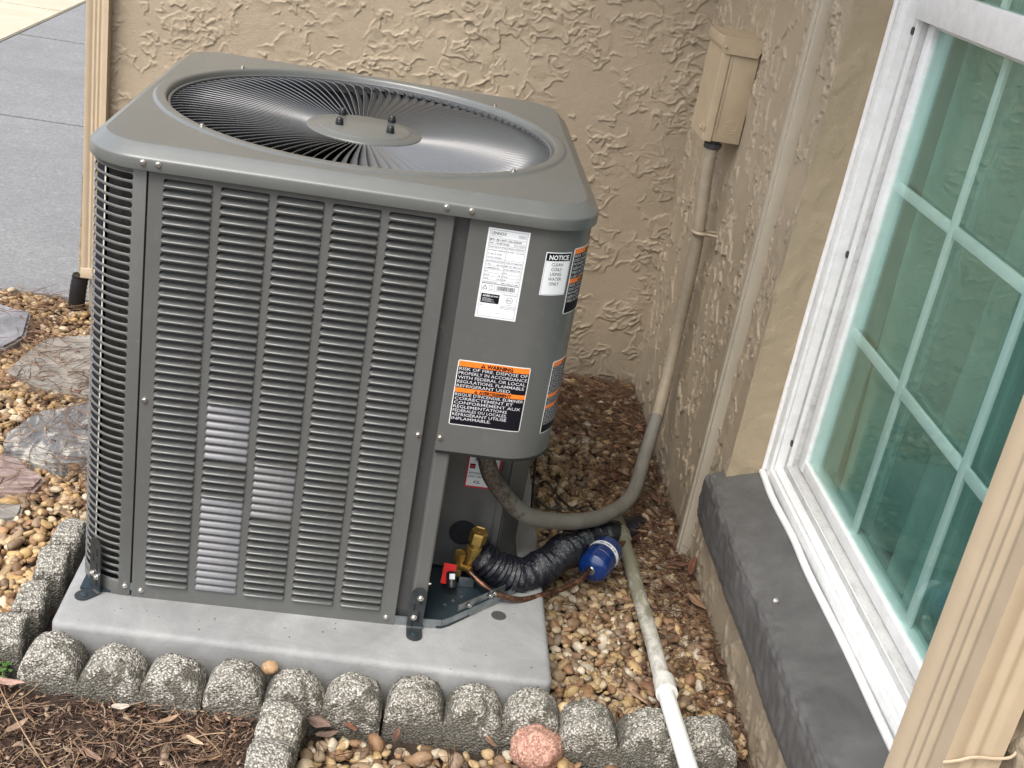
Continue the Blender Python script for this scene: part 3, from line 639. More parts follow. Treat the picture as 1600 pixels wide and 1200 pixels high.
cc = len(V); V = np.vstack([V, [(.283, .38, 0)]]); F = grid_faces(len(PR), m_, False, True); F += [((len(PR) - 1) * m_ + k, (len(PR) - 1) * m_ + (k + 1) % m_, cc) for k in range(m_)]
pad = thing('equipment_pad', 'grey concrete slab under the air conditioner', 'concrete pad')
me = mesh('slab', [tuple(v_) for v_ in V], F); bm = bmesh.new(); bm.from_mesh(me); bmesh.ops.recalc_face_normals(bm, faces=bm.faces[:]); bm.to_mesh(me); bm.free(); link('slab', me, M['pad'], pad, True)
lathe('stain', [(.013, 0), (.0125, .0005), (.001, .0006)], flat('dark_stain', (.05, .05, .047), .7), pad, 14, (.583, .057, 0.0), (0, 0, 1))

# ================================================================== AIR CONDITIONER
ac = thing('air_conditioner', 'grey louvered outdoor air conditioner with round fan grille standing on the concrete pad', 'air conditioner')
BX0, BX1, BY0, BY1 = -.089, .611, 0.0, .712; H1 = .690; RB = .078
def perim(x0, x1, y0, y1, R_, n=8):
    P = []
    for cx_, cy_, a0 in ((x0 + R_, y0 + R_, PI), (x1 - R_, y0 + R_, 1.5 * PI), (x1 - R_, y1 - R_, 0), (x0 + R_, y1 - R_, .5 * PI)):
        for k in range(n + 1): a = a0 + k / n * PI / 2; P.append((cx_ + R_ * math.cos(a), cy_ + R_ * math.sin(a)))
    return P
# top cover: rounded skirt, bevelled shoulder, flat top with circular opening
FC = Vector((.261, .356)); FR = .307
def cover_ring(inset, z, n=128):
    """sample rounded rectangle radially about the fan centre"""
    x0, x1, y0, y1 = -.094 + inset, .616 - inset, -.012 + inset, .722 - inset; R_ = max(.01, .085 - inset)
    out = []
    for k in range(n):
        a = 2 * PI * k / n; d = Vector((math.cos(a), math.sin(a))); lo, hi = 0, 1.2
        for _ in range(28):
            m = (lo + hi) / 2; p = FC + d * m; qx = max(x0 + R_ - p.x, p.x - (x1 - R_), 0); qy = max(y0 + R_ - p.y, p.y - (y1 - R_), 0)
            inside = x0 <= p.x <= x1 and y0 <= p.y <= y1 and not (qx > 0 and qy > 0 and math.hypot(qx, qy) > R_)
            lo, hi = (m, hi) if inside else (lo, m)
        p = FC + d * lo; out.append((p.x, p.y, z))
    return out
def circ(R_, z, n=128): return [(FC.x + R_ * math.cos(2 * PI * k / n), FC.y + R_ * math.sin(2 * PI * k / n), z) for k in range(n)]
n = 256; rings = [cover_ring(.004, .690, n), cover_ring(.0005, .6865, n), cover_ring(0, .6875, n), cover_ring(0, .7010, n), cover_ring(.0003, .7028, n), cover_ring(.0015, .7042, n), cover_ring(.0040, .7062, n), cover_ring(.0120, .7128, n), cover_ring(.0185, .7178, n), cover_ring(.0200, .7187, n), cover_ring(.0206, .7190, n), cover_ring(.0212, .7190, n)]
Ra, Rb = cover_ring(.0212, .7190, n), circ(.3295, .7190, n)
rings += [[tuple(a[q_] * (1 - t) + b[q_] * t for q_ in range(3)) for a, b in zip(Ra, Rb)] for t in (.08, .5, .92)]
rings += [circ(.3295, .7190, n), circ(.3285, .7193, n), circ(.3250, .7216, n), circ(.3235, .7220, n), circ(.3130, .7220, n), circ(.3105, .7212, n), circ(.3085, .7180, n), circ(.3075, .705, n), circ(.3075, .690, n)]
V = [p for r in rings for p in r]; F = grid_faces(len(rings), n, False, True)
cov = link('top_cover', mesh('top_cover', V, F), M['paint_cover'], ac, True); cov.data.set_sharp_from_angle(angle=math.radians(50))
for a in (PI * .25 + .03, PI * .75 + .03, PI * 1.25 + .03, PI * 1.75 + .03): screw(ac, (FC.x + .317 * math.cos(a), FC.y + .317 * math.sin(a), .7219), (0, 0, 1), .0035)
for x in (-.006, .014, .397, .431): screw(ac, (x, -.012, .6975), (0, -1, 0), .0036)
# interior darkness: added black liner standing in for shade, fan shroud
bm = bmesh.new(); pp_ = [(-.068, .075), (-.060, .052), (-.045, .0515), (.452, .0515), (.452, .176), (.570, .176), (.606, .240), (.606, BY1 - .05), (.55, BY1 - .006), (-.03, BY1 - .006), (-.070, BY1 - .06)]; m_ = len(pp_)
lo = [bm.verts.new((x, y, .004)) for x, y in pp_]; hi = [bm.verts.new((x, y, .69)) for x, y in pp_]
for i in range(m_): bm.faces.new((lo[i], lo[(i + 1) % m_], hi[(i + 1) % m_], hi[i]))
bm.faces.new(lo); obj('shade_liner', bm, M['interior'], ac)
lathe('fan_shroud', [(.3078, 0), (.3078, .05), (.3095, .05), (.3095, 0)], M['interior'], ac, 64, (FC.x, FC.y, .655))
# fan grille
gr_ = link('fan_grille', None or bpy.data.meshes.new('fan_grille'), M['paint_vane'], ac)
V = []; rr = [(.3072, .7130), (.3040, .7135), (.3025, .7120), (.3025, .7030), (.3072, .7030)]
F = []
for r_, z_ in rr:
    for k in range(128): V.append((FC.x + r_ * math.cos(2 * PI * k / 128), FC.y + r_ * math.sin(2 * PI * k / 128), z_))
F += grid_faces(len(rr), 128, True, True)
gr_.data.from_pydata(V, [], F); gr_.data.polygons.foreach_set('use_smooth', [True] * len(F)); gr_.data.set_sharp_from_angle(angle=math.radians(40))
NV = 106; RS = np.linspace(.088, .3045, 15); VL = .0160
def vane_mesh():
    V = []; 
    for r_ in RS:
        t = (r_ - .088) / (.3045 - .088); hook = 0.050 * max(0, (t - .88) / .12) ** 1.6 - 0.012 * math.sin(PI * t)
        z = .7015 + .0075 * math.sin(PI * t * .9) + .010 * t ** 2 - .0045; al = math.radians(50 - 22 * max(0, (t - .82) / .18))
        L = VL * (0.62 + 0.38 * min(1, t * 2.2))
        for k, (s, th) in enumerate(((0, .0006), (.14, .0004), (.5, .0002), (1.0, .0002), (1.0, -.0002), (.5, -.0002), (.14, -.0004), (0, -.0006))):
            d = s * L; cur_ = -.0016 * math.sin(PI * min(1, s))
            e_ = min(s, .14) * L; g_ = d - e_; a2 = al * .15   # rolled, nearly upright top edge
            tx = -e_ * math.sin(a2) - g_ * math.sin(al) + (cur_ + th) * math.cos(al); zz = -e_ * math.cos(a2) - g_ * math.cos(al) - (cur_ + th) * math.sin(al)
            a = hook
            V.append((r_ * math.cos(a) - tx * math.sin(a), r_ * math.sin(a) + tx * math.cos(a), z + zz))
    F = grid_faces(len(RS), 8, False, True); F.append(tuple(range(8))); F.append(tuple((len(RS) - 1) * 8 + k for k in range(8))[::-1]); return V, F
V, F = vane_mesh(); vm = mesh('vane', V, F); vm.materials.append(M['paint_vane']); vm.polygons.foreach_set('use_smooth', [True] * len(F)); vm.set_sharp_from_angle(angle=math.radians(45))
for k in range(NV):
    o = bpy.data.objects.new('vane', vm); COL.objects.link(o); o.parent = gr_; o.location = (FC.x, FC.y, 0); o.rotation_euler = (0, 0, 2 * PI * k / NV)
# hub
hub = lathe('hub', [(.0925, .6955), (.0925, .6985), (.0915, .6995), (.0765, .7000), (.0735, .7025), (.0715, .7035), (.001, .7038)], M['paint_cover'], gr_, 72, (FC.x, FC.y, 0), auto=50)
for x, y in ((.220, .416), (.221, .344), (.302, .415), (.303, .339)):
    lathe('cap_nut', [(.0066, 0), (.0066, .0052), (.0060, .0058), (.0058, .0090), (.0042, .0112), (.0012, .0120)], M['nut'], gr_, 12, (x, y, .7036))
# motor and fan seen through vanes
# ---- louver panel: frame with 5 x 50 openings
LX = [(.0195, .085), (.0955, .1605), (.170, .2345), (.2455, .3115), (.322, .3865)]; LZ0, NR, PITCH = .0255, 50, .01304
PX0, PX1 = 0.0, .4105
pan = thing_panel = None
bm = bmesh.new()
def wall_strip(x0, x1, z0, z1):
    a = [bm.verts.new(p) for p in ((x0, 0, z0), (x1, 0, z0), (x1, 0, z1), (x0, 0, z1))]; bm.faces.new(a)
    return a
xs = [PX0] + [v_ for p in LX for v_ in p] + [PX1]
for k in range(0, len(xs), 2): wall_strip(xs[k], xs[k + 1], LZ0, LZ0 + NR * PITCH)
wall_strip(PX0, PX1, 0.0, LZ0); wall_strip(PX0, PX1, LZ0 + NR * PITCH, H1)
# slim webs between rows, each with rounded cell corners
R_ = .0034; WEB = .0026
for (x0, x1) in LX:
    for r_ in range(NR + 1):
        zc = LZ0 + r_ * PITCH; lo_ = zc - (WEB / 2 if r_ > 0 else 0); hi_ = zc + (WEB / 2 if r_ < NR else 0)
        # fillets grow the web into the cell at its ends (upper corners of the cell below, lower corners small)
        top = []; bot = []
        N_ = 4
        for k in range(N_ + 1):
            a = PI / 2 * k / N_; top.append((R_ * .35 * (1 - math.sin(a)), R_ * .35 * (1 - math.cos(a)))); 
        f = lambda k, R2: (R2 * (1 - math.cos(PI / 2 * k / N_)), R2 * (1 - math.sin(PI / 2 * k / N_)))
        xsL = [x0 + f(k, R_)[0] for k in range(N_ + 1)]; ext = [f(k, R_)[1] for k in range(N_ + 1)]
        X = xsL + [x1 - (x - x0) for x in xsL[::-1]]; E_ = ext + ext[::-1]
        up_ = [bm.verts.new((x, 0, hi_ + (e * .3 if r_ < NR else 0))) for x, e in zip(X, E_)]; dn_ = [bm.verts.new((x, 0, lo_ - (e if r_ > 0 else 0))) for x, e in zip(X, E_)]
        for k in range(len(X) - 1):
            if (up_[k].co - dn_[k].co).length > 1e-6 or (up_[k + 1].co - dn_[k + 1].co).length > 1e-6: bm.faces.new((dn_[k], dn_[k + 1], up_[k + 1], up_[k]))
bmesh.ops.remove_doubles(bm, verts=bm.verts[:], dist=1e-6)
ed = [e for e in bm.edges if e.is_boundary]
ret = bmesh.ops.extrude_edge_only(bm, edges=ed)
for v_ in [g for g in ret['geom'] if isinstance(g, bmesh.types.BMVert)]: v_.co.y += .0022
lp = obj('louver_panel', bm, M['paint'], ac)
for m in ('auto',): lp.data.polygons.foreach_set('use_smooth', [False] * len(lp.data.polygons))
def louver_mesh(wd, flat_=False, coat='paint_bent'):
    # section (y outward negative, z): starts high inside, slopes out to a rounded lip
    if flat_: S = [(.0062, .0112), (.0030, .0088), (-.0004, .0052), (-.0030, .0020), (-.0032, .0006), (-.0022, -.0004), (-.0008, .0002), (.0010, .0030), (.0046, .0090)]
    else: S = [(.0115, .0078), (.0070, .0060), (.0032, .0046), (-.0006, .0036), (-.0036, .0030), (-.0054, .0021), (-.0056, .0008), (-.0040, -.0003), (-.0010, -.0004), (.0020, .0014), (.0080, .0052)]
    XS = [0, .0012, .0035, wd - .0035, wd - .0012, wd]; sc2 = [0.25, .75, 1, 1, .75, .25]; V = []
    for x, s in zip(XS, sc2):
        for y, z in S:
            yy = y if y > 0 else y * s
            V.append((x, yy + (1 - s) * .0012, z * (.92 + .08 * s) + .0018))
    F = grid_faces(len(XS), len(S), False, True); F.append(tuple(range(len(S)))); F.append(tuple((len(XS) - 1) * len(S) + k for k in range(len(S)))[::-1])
    me = mesh('louver', V, F); me.materials.append(M[coat if flat_ else 'paint']); me.polygons.foreach_set('use_smooth', [True] * len(F)); me.set_sharp_from_angle(angle=math.radians(70)); return me
lm = {}
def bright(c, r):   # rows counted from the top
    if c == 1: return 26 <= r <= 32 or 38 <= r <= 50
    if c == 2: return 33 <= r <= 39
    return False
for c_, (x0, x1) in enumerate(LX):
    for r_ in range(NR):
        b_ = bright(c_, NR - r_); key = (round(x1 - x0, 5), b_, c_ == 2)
        if key not in lm: lm[key] = louver_mesh(x1 - x0, b_, 'paint_bent_faint' if c_ == 2 else 'paint_bent')
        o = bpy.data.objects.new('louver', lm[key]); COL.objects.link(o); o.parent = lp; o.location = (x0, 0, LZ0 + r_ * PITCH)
        if b_: o['label'] = 'bent louver with sky reflection toned into its colour'
for x, z in ((.007, .344), (.014, .014), (.397, .014), (.4045, .344)): screw(ac, (x, 0, z), (0, -1, 0), .0036)
# ---- coil behind
bm = bmesh.new(); bm_box(-.040, .400, .026, .050, .006, .685, 0, 2, bm); obj('coil', bm, M['coil'], ac)
bm = bmesh.new(); bm_box(-.058, -.040, .0262, .048, .006, .685, 0, 2, bm); bm_box(-.052, -.038, .0255, .050, .006, .685, 0, 2, bm); obj('coil_edge', bm, M['coil'], ac)
bm = bmesh.new(); bm_box(-.089 + .022, -.089 + .05, .11, .66, .006, .685, 0, 2, bm); obj('coil', bm, M['coil'], ac)
bm = bmesh.new(); bf = []
for k in range(9):
    a = math.radians(47 + (90 - 47) * k / 8); bf.append((BX0 + RB - (RB - .0045) * math.sin(a), RB - (RB - .0045) * math.cos(a)))
bf.append((BX0 + .0045, .30))
for (a, b) in zip(bf, bf[1:]):
    f = [bm.verts.new((x, y, z)) for x, y, z in ((a[0], a[1], .004), (b[0], b[1], .004), (b[0], b[1], .688), (a[0], a[1], .688))]; bm.faces.new(f)
obj('shade_baffle', bm, M['interior'], ac)  # added black sheet: darkness behind the slots put into its colour
box('guard_wire', -.0625, -.0605, .0205, .0225, .012, .685, flat('pale_wire', (.50, .48, .42), .5), ac, .0003)
# ---- corner post with wrap-round slots
def body_pt(s):
    """front-left: s=0 at x=0 going left round the corner; s in metres"""
    L0 = -(BX0 + RB)
    if s < L0: return (-s, 0.0, 0, -1)
    a = (s - L0) / RB
    if a < PI / 2: return (BX0 + RB - RB * math.sin(a), RB - RB * math.cos(a), -math.sin(a), -math.cos(a))
    return (BX0, RB + (s - L0 - RB * PI / 2), -1, 0)
SLOT0 = .0205; SLOT1 = .0205 + .225; POSTEND = SLOT1 + .02; H0 = .0044; SP = .01304; NS = 50; SZ0 = .0325
def strip_mesh(name, S, zf, mat, parent, thick=.0018):
    V = []; F = []
    for s in S:
        x, y, nx, ny = body_pt(s); z0, z1 = zf(s); h_ = z1 - z0
        b_ = min(.0011, h_ * .3)
        for z, o_ in ((z0, thick), (z0, .0009), (z0 + b_ * .5, .0002), (z0 + b_, 0), (z1 - b_, 0), (z1 - b_ * .5, .0002), (z1, .0009), (z1, thick)): V.append((x - nx * o_, y - ny * o_, z))
    F = grid_faces(len(S), 8, False, True); me = mesh(name, V, F); return me
S_end = [SLOT0 + H0 * (1 - math.cos(PI / 2 * k / 5)) for k in range(6)]
S_mid = list(np.linspace(SLOT0 + H0, SLOT1 - H0, 34))[1:-1]
S_all = S_end + S_mid + [SLOT1 - H0 * (1 - math.cos(PI / 2 * (5 - k) / 5)) for k in range(6)]
def hh(s):
    d = min(s - SLOT0, SLOT1 - s)
    return H0 if d >= H0 else math.sqrt(max(0, H0 * H0 - (H0 - d) ** 2))
rib_me = strip_mesh('rib', S_all, lambda s: (-(SP / 2 - hh(s)), SP / 2 - hh(s)), None, None); rib_me.materials.append(M['paint']); rib_me.polygons.foreach_set('use_smooth', [True] * len(rib_me.polygons)); rib_me.set_sharp_from_angle(angle=math.radians(60))
post = bmesh.new(); pm = bpy.data.meshes.new('t')
parts = [strip_mesh('a', list(np.linspace(.003, SLOT0, 6)), lambda s: (0, H1), None, None), strip_mesh('b', list(np.linspace(SLOT1, POSTEND + .4, 6)), lambda s: (0, H1), None, None),
         strip_mesh('c', list(np.linspace(SLOT0, SLOT1, 40)), lambda s: (0, SZ0 - SP / 2), None, None), strip_mesh('d', list(np.linspace(SLOT0, SLOT1, 40)), lambda s: (SZ0 + (NS - .5) * SP, H1), None, None)]
for me in parts: post.from_mesh(me); bpy.data.meshes.remove(me)
cp = obj('corner_post', post, M['paint'], ac, auto=50)
# first and last half ribs are closed by end ribs; ribs centred between slots
for k in range(NS + 1):
    if k in (0, NS):   # half ribs butt against the solid bands
        me = strip_mesh('rib', S_all, (lambda s: (0, SP / 2 - hh(s))) if k == 0 else (lambda s: (-(SP / 2 - hh(s)), 0)), None, None); me.materials.append(M['paint']); me.polygons.foreach_set('use_smooth', [True] * len(me.polygons))
    else: me = rib_me
    o = bpy.data.objects.new('rib', me); COL.objects.link(o); o.parent = cp; o.location = (0, 0, SZ0 - SP / 2 + k * SP)
screw(ac, (-.0105, 0, .019), (0, -1, 0), .0036); box('seam_clip', -.004, .001, .0012, .0045, .010, .024, M['steel'], ac, .0004)
# remaining side/back skins (plain)
box('rear_panel', BX0 + RB, BX1 - RB, BY1 - .004, BY1, .0, H1, M['paint'], ac, .001)
# ---- recess channel + post at right of louvers
box('seam_channel', .4110, .4325, .0120, .0135, .004, H1, M['channel'], ac, 0)
box('seam_channel', .4105, .4118, .0022, .0120, .004, H1, M['channel'], ac, 0)
bm = bmesh.new(); pr = [(.4315, .0125), (.4340, .0065), (.4365, .0045), (.4540, .0045), (.4565, .0065), (.4570, .150), (.4550, .150), (.4545, .0075), (.4365, .0065), (.4330, .0135)]
bm_prism(pr, .010, .3300, bm); obj('valve_bay_post', bm, M['paint'], ac)
# ---- service panel, curved
SX0 = .4325; CX = BX1 - RB
def sp_pt(s, off=0.0):
    """s = x along the flat, continuing round the right corner"""
    if s <= CX: return (s, -off)
    a = (s - CX) / RB
    if a < PI / 2: return (CX + (RB + off) * math.sin(a), RB - (RB + off) * math.cos(a))
    return (BX1 + off, RB + (s - CX - RB * PI / 2))
SZ = .3225
def curved_sheet(name, s0, s1, z0, z1, off, thick, mat, parent, ns=None, rc=0.0):
    ns = ns or max(2, int((s1 - s0) / .004)); S = np.linspace(s0, s1, ns + 1)
    if rc: S = np.unique(np.concatenate([S, s0 + rc * (1 - np.cos(np.linspace(0, PI / 2, 5))), s1 - rc * (1 - np.cos(np.linspace(0, PI / 2, 5)))]))
    V = []
    for s in S:
        d = min(s - s0, s1 - s); i_ = rc - math.sqrt(max(0, rc * rc - (rc - d) ** 2)) if d < rc else 0
        a = sp_pt(s, off); b = sp_pt(s, off - thick)
        V += [(a[0], a[1], z0 + i_), (a[0], a[1], z1 - i_), (b[0], b[1], z1 - i_), (b[0], b[1], z0 + i_)]
    F = grid_faces(len(S), 4, False, True); F += [(0, 1, 2, 3), tuple((len(S) - 1) * 4 + k for k in (3, 2, 1, 0))]
    me = mesh(name, V, F); o = link(name, me, mat, parent, True); me.set_sharp_from_angle(angle=math.radians(35)); return o
sp_ = curved_sheet('service_panel', SX0, .95, SZ, H1, 0, .0015, M['paint'], ac, 90)
curved_sheet('panel_gasket', SX0 + .001, .80, SZ - .0045, SZ, .0006, .004, M['black'], sp_, 70)
box('panel_flange', SX0, SX0 + .0015, .0016, .012, SZ, H1, M['paint'], sp_, 0)
screw(sp_, (.4345 + .003, 0, .344), (0, -1, 0), .0036); 
# right side skin behind the opening, and lower bay
bm = bmesh.new()
def vwall(bm, pts, z0, z1, t=.0015):
    """vertical sheet following pts"""
    for (a, b) in zip(pts, pts[1:]):
        d = Vector((b[0] - a[0], b[1] - a[1])).normalized(); nx, ny = -d.y * t, d.x * t
        vs = [bm.verts.new((x, y, z)) for (x, y) in (a, b, (b[0] + nx, b[1] + ny), (a[0] + nx, a[1] + ny)) for z in (z0, z1)]
        for f in ((0, 2, 3, 1), (2, 4, 5, 3), (4, 6, 7, 5), (6, 0, 1, 7), (1, 3, 5, 7), (0, 6, 4, 2)): bm.faces.new([vs[k] for k in f])
rc_ = [(BX1 - RB + RB * math.cos(t), BY1 - RB + RB * math.sin(t)) for t in np.linspace(0, PI / 2, 9)]
lc_ = [(BX0 + RB - RB * math.sin(t), BY1 - RB + RB * math.cos(t)) for t in np.linspace(PI / 2, 0, 9)]
vwall(bm, [(BX1 - .002, .235), (BX1 - .002, BY1 - RB)] + rc_[1:] , 0, H1); obj('side_panel', bm, M['paint'], ac)
bm = bmesh.new(); vwall(bm, ([(BX0 + .002, .32), (BX0 + .002, BY1 - RB)] + lc_[1:]), 0, H1); obj('side_panel', bm, M['paint'], ac)
bm = bmesh.new(); vwall(bm, [(BX1, .2335), (.574, .172)], .012, .42); obj('bay_side_plate', bm, M['plate'], ac)
bm = bmesh.new(); vwall(bm, [(.5725, .1715), (.457, .1715)], .012, .42); bp1 = obj('bay_back_plate', bm, M['plate'], ac)
bm = bmesh.new(); V4 = [(.458, .245), (.470, .252), (.508, .330), (.458, .330)]; a = [bm.verts.new((x, .1690, z)) for x, z in V4]; b = [bm.verts.new((x, .1712, z)) for x, z in V4]; bm.faces.new(a); bm.faces.new(b[::-1])
for k in range(4): bm.faces.new((a[k], a[(k + 1) % 4], b[(k + 1) % 4], b[k]))
obj('gusset', bm, M['plate'], ac); box('plate_flange', .5590, .5725, .1675, .1712, .014, .42, M['plate'], ac, .001)
screw(ac, (.566, .1675, .255), (0, -1, 0), .0036); screw(ac, (.4600, .1640, .158), (0, -1, 0), .0036); screw(ac, (.4600, .06, .045), (1, 0, 0), .0036)
# base pan
bm = bm_prism([(BX0 + .01, .003), (.486, .003), (.500, .012), (.596, .105), (.622, .150), (.622, .60), (.55, BY1 - .01), (BX0 + .01, BY1 - .01)], .0008, .0050); obj('base_pan', bm, M['pan'], ac)
bm = bmesh.new(); rail = [(.400, .0035), (.470, .0040), (.486, .0052), (.497, .0120), (.596, .106), (.614, .130)]
vwall(bm, rail, .001, .0165, -.0016); obj('base_rail', bm, M['steel'], ac)
bm = bm_prism([(.459, .006), (.484, .0065), (.596, .1085), (.6085, .170), (.459, .170)], .0051, .0070); obj('bay_floor', bm, M['pan'], ac)
bm = bmesh.new(); vwall(bm, [(.512, .0295), (.592, .1040)], .017, .030, .0016); obj('valve_bracket', bm, M['steel'], ac)
for x, y in ((.530, .0455), (.566, .079), (.5735, .0865)): screw(ac, (x, y - .002, .0235), (.7, -.7, 0), .0036)
for x, y in ((.492, .060), (.506, .074), (.521, .089)):
    lathe('dimple', [(.004, 0), (.0005, .0035)], M['steel'], ac, 4, (x, y, .0072))
# corner stand-off brackets
def bracket(cx_, cy_, ang, zt, nscrew):
    t = bpy.data.objects.new('mounting_bracket', None)
    d = Vector((math.sin(ang), -math.cos(ang), 0)); s = Vector((d.y * -1, d.x, 0)); O = Vector((cx_, cy_, 0)); wd = .0125; th = .0016; V = []; 
    def strip(P, name):
        n_ = len(P); V = []
        for p, n__ , hw in P: V += [p - s * hw, p + s * hw, p + s * hw + n__ * th, p - s * hw + n__ * th]
        F = grid_faces(n_, 4, False, True) + [(0, 1, 2, 3), tuple((n_ - 1) * 4 + k for k in (3, 2, 1, 0))]; return V, F
    P = []
    for k in range(6): a = PI / 2 * (1 - k / 5); P.append((O + Vector((0, 0, zt - wd + wd * math.sin(a))), d, max(.001, wd * math.cos(a))))
    P += [(O + Vector((0, 0, .005)), d, wd), (O + d * .0012 + Vector((0, 0, .0025)), (d + Vector((0, 0, 1))).normalized(), wd), (O + d * .004 + Vector((0, 0, .0012)), Vector((0, 0, 1)), wd), (O + d * .022 + Vector((0, 0, .0012)), Vector((0, 0, 1)), wd)]
    for k in range(1, 6): a = PI / 2 * k / 5; P.append((O + d * (.022 + wd * math.sin(a)) + Vector((0, 0, .0012)), Vector((0, 0, 1)), max(.001, wd * math.cos(a))))
    V, F = strip(P, ''); me = mesh('mounting_bracket', V, F); o = link('mounting_bracket', me, M['steel_dark'], ac)
    for q_, (du, z, h) in enumerate(((.0045, zt - .024, .013), (-.0045, zt - .036, .013), (.0045, zt - .05, .014), (-.0045, zt - .068, .014), (.0045, .018, .010))):
        c = O + s * du + Vector((0, 0, z)) + d * (th + .0001)
        V = [c + s * a + Vector((0, 0, b)) for a, b in ((-.0018, -h / 2), (.0018, -h / 2), (.0018, h / 2), (-.0018, h / 2))]; V += [v_ + d * .0003 for v_ in V]
        F = [(0, 1, 2, 3), (4, 7, 6, 5), (0, 4, 5, 1), (1, 5, 6, 2), (2, 6, 7, 3), (3, 7, 4, 0)]; link('slot', mesh('slot', V, F), M['interior'], o)
    for du, z in nscrew: screw(o, tuple(O + s * du + Vector((0, 0, z)) + d * (th + .0004)), tuple(d), .0042)
    lathe('anchor_bolt', [(.0062, 0), (.006, .0012), (.0035, .0022), (.001, .0022)], M['pan'], o, 14, tuple(O + d * .020 + Vector((0, 0, .0028))), (0, 0, 1)); return o
bracket(-.056, .0035, math.radians(-40), .098, ((.0058, .031), (-.0045, .033)))
bracket(.4435, -.0030, math.radians(2), .078, ((.003, .060), (-.003, .0225)))

# ---- print and stickers
FONT = bpy.data.curves.new('font_tmp', 'FONT')
def text_tris(body, size, bold=0.0, width=None):
    cu = bpy.data.curves.new('txt', 'FONT'); cu.body = body; cu.size = size; cu.align_x = 'LEFT'; cu.resolution_u = 2; cu.offset = bold
    o = bpy.data.objects.new('txt', cu); COL.objects.link(o); bpy.context.view_layer.update()
    me = bpy.data.meshes.new_from_object(o); V = [tuple(v_.co) for v_ in me.vertices]; F = [tuple(p.vertices) for p in me.polygons]
    bpy.data.objects.remove(o); bpy.data.curves.remove(cu); bpy.data.meshes.remove(me)
    if V:
        x0 = min(v_[0] for v_ in V); x1 = max(v_[0] for v_ in V); k = (width / (x1 - x0)) if width else 1.0
        V = [((v_[0] - x0) * k, v_[1]) for v_ in V]; w_ = (x1 - x0) * k
    else: w_ = 0
    return V, F, w_
class Print:
    def __init__(s, f): s.f = f; s.b = {}
    def add(s, mat, V, F, lift=.0004):
        B = s.b.setdefault(mat, ([], [])); o = len(B[0]); B[0].extend(s.f(x, y, lift) for x, y in V); B[1].extend(tuple(o + k for k in f) for f in F)
    def text(s, mat, body, x, y, size, bold=0.0, width=None, align='l', lift=.0005):
        V, F, w_ = text_tris(body, size, bold, width); ox = x - (w_ / 2 if align == 'c' else w_ if align == 'r' else 0)
        s.add(mat, [(a + ox, b + y) for a, b in V], F, lift)
    def rect(s, mat, x0, x1, y0, y1, lift=.0004, n=None):
        n = n or max(1, int(abs(x1 - x0) / .006)); V = []; 
        for k in range(n + 1): x = x0 + (x1 - x0) * k / n; V += [(x, y0), (x, y1)]
        s.add(mat, V, [(2 * k, 2 * k + 2, 2 * k + 3, 2 * k + 1) for k in range(n)], lift)
    def frame(s, mat, x0, x1, y0, y1, t=.0004, lift=.00045):
        s.rect(mat, x0, x1, y0, y0 + t, lift); s.rect(mat, x0, x1, y1 - t, y1, lift); s.rect(mat, x0, x0 + t, y0 + t, y1 - t, lift); s.rect(mat, x1 - t, x1, y0 + t, y1 - t, lift)
    def build(s, parent):
        for mat, (V, F) in s.b.items():
            link('print', mesh('print', V, F), M[mat], parent)
def on_panel(x, y, lift): a = sp_pt(x, lift); return (a[0], a[1], y)
# nameplate: x .459-.518, z .542-.675
lab = curved_sheet('data_label', .4590, .5175, .5420, .6750, .0003, .0003, M['paper'], sp_)
P = Print(on_panel); L, R_, B_, T = .4590 + .003, .5175 - .003, .5445, .6725
P.frame('ink', L, R_, B_, T, .0003)
P.text('ink', 'LENNOX', L + .002, T - .0066, .0060, .00008, .021); P.text('ink', 'DALLAS, TEXAS', L + .002, T - .0092, .0022); P.text('ink', 'ASSEMBLED', R_ - .002, T - .0055, .0021, 0, None, 'r'); P.text('ink', 'IN MEXICO', R_ - .002, T - .0078, .0021, 0, None, 'r')
y = T - .0115; P.rect('ink', L, R_, y, y + .0003)
P.text('ink', 'M/N  ML14XP1-036-230A07', L + .001, y - .0036, .0036, .00004, .045); y -= .0050; P.rect('ink', L, R_, y, y + .0003)
P.text('ink', 'S/N  1924E10602', L + .001, y - .0036, .0034, .00003, .028); P.text('ink', 'MFG 05/2024', R_ - .001, y - .0035, .0028, 0, .016, 'r'); y -= .0050; P.rect('ink', L, R_, y, y + .0003)
mid = (L + R_) / 2
rowsL = ['CONTAINS R-410A', 'FACTORY CHARGE', '7 LBS 4 OZS', 'TOTAL CHARGE', 'ELECTRICAL RATING', '1 PH        60 HZ', 'COMPRESSOR', 'PH                1', 'RLA          14.1', 'LRA          75.0', 'OUTDOOR UNIT']
rowsR = ['DESIGN PRESSURE', 'HI 450   LO 250', '', '', 'VOLTS 208/230', 'MIN 197  MAX 253', 'FAN MOTOR', 'PH                1', 'FLA           1.1', 'HP           1/6', 'MIN CIRCUIT AMP']
y0_ = y
for k in range(11):
    P.text('ink', rowsL[k], L + .001, y - .0036, .0027, .00001, .020 if len(rowsL[k]) < 13 else .0245)
    if rowsR[k]: P.text('ink', rowsR[k], mid + .0012, y - .0036, .0027, .00001, .0235)
    y -= .0052
    if k not in (1, 2): P.rect('ink', L, R_ if k > 2 else R_, y + .0004, y + .00065)
P.rect('ink', mid, mid + .0003, y + .0004, y0_); P.rect('ink', L, R_, y - .0001, y + .0006)
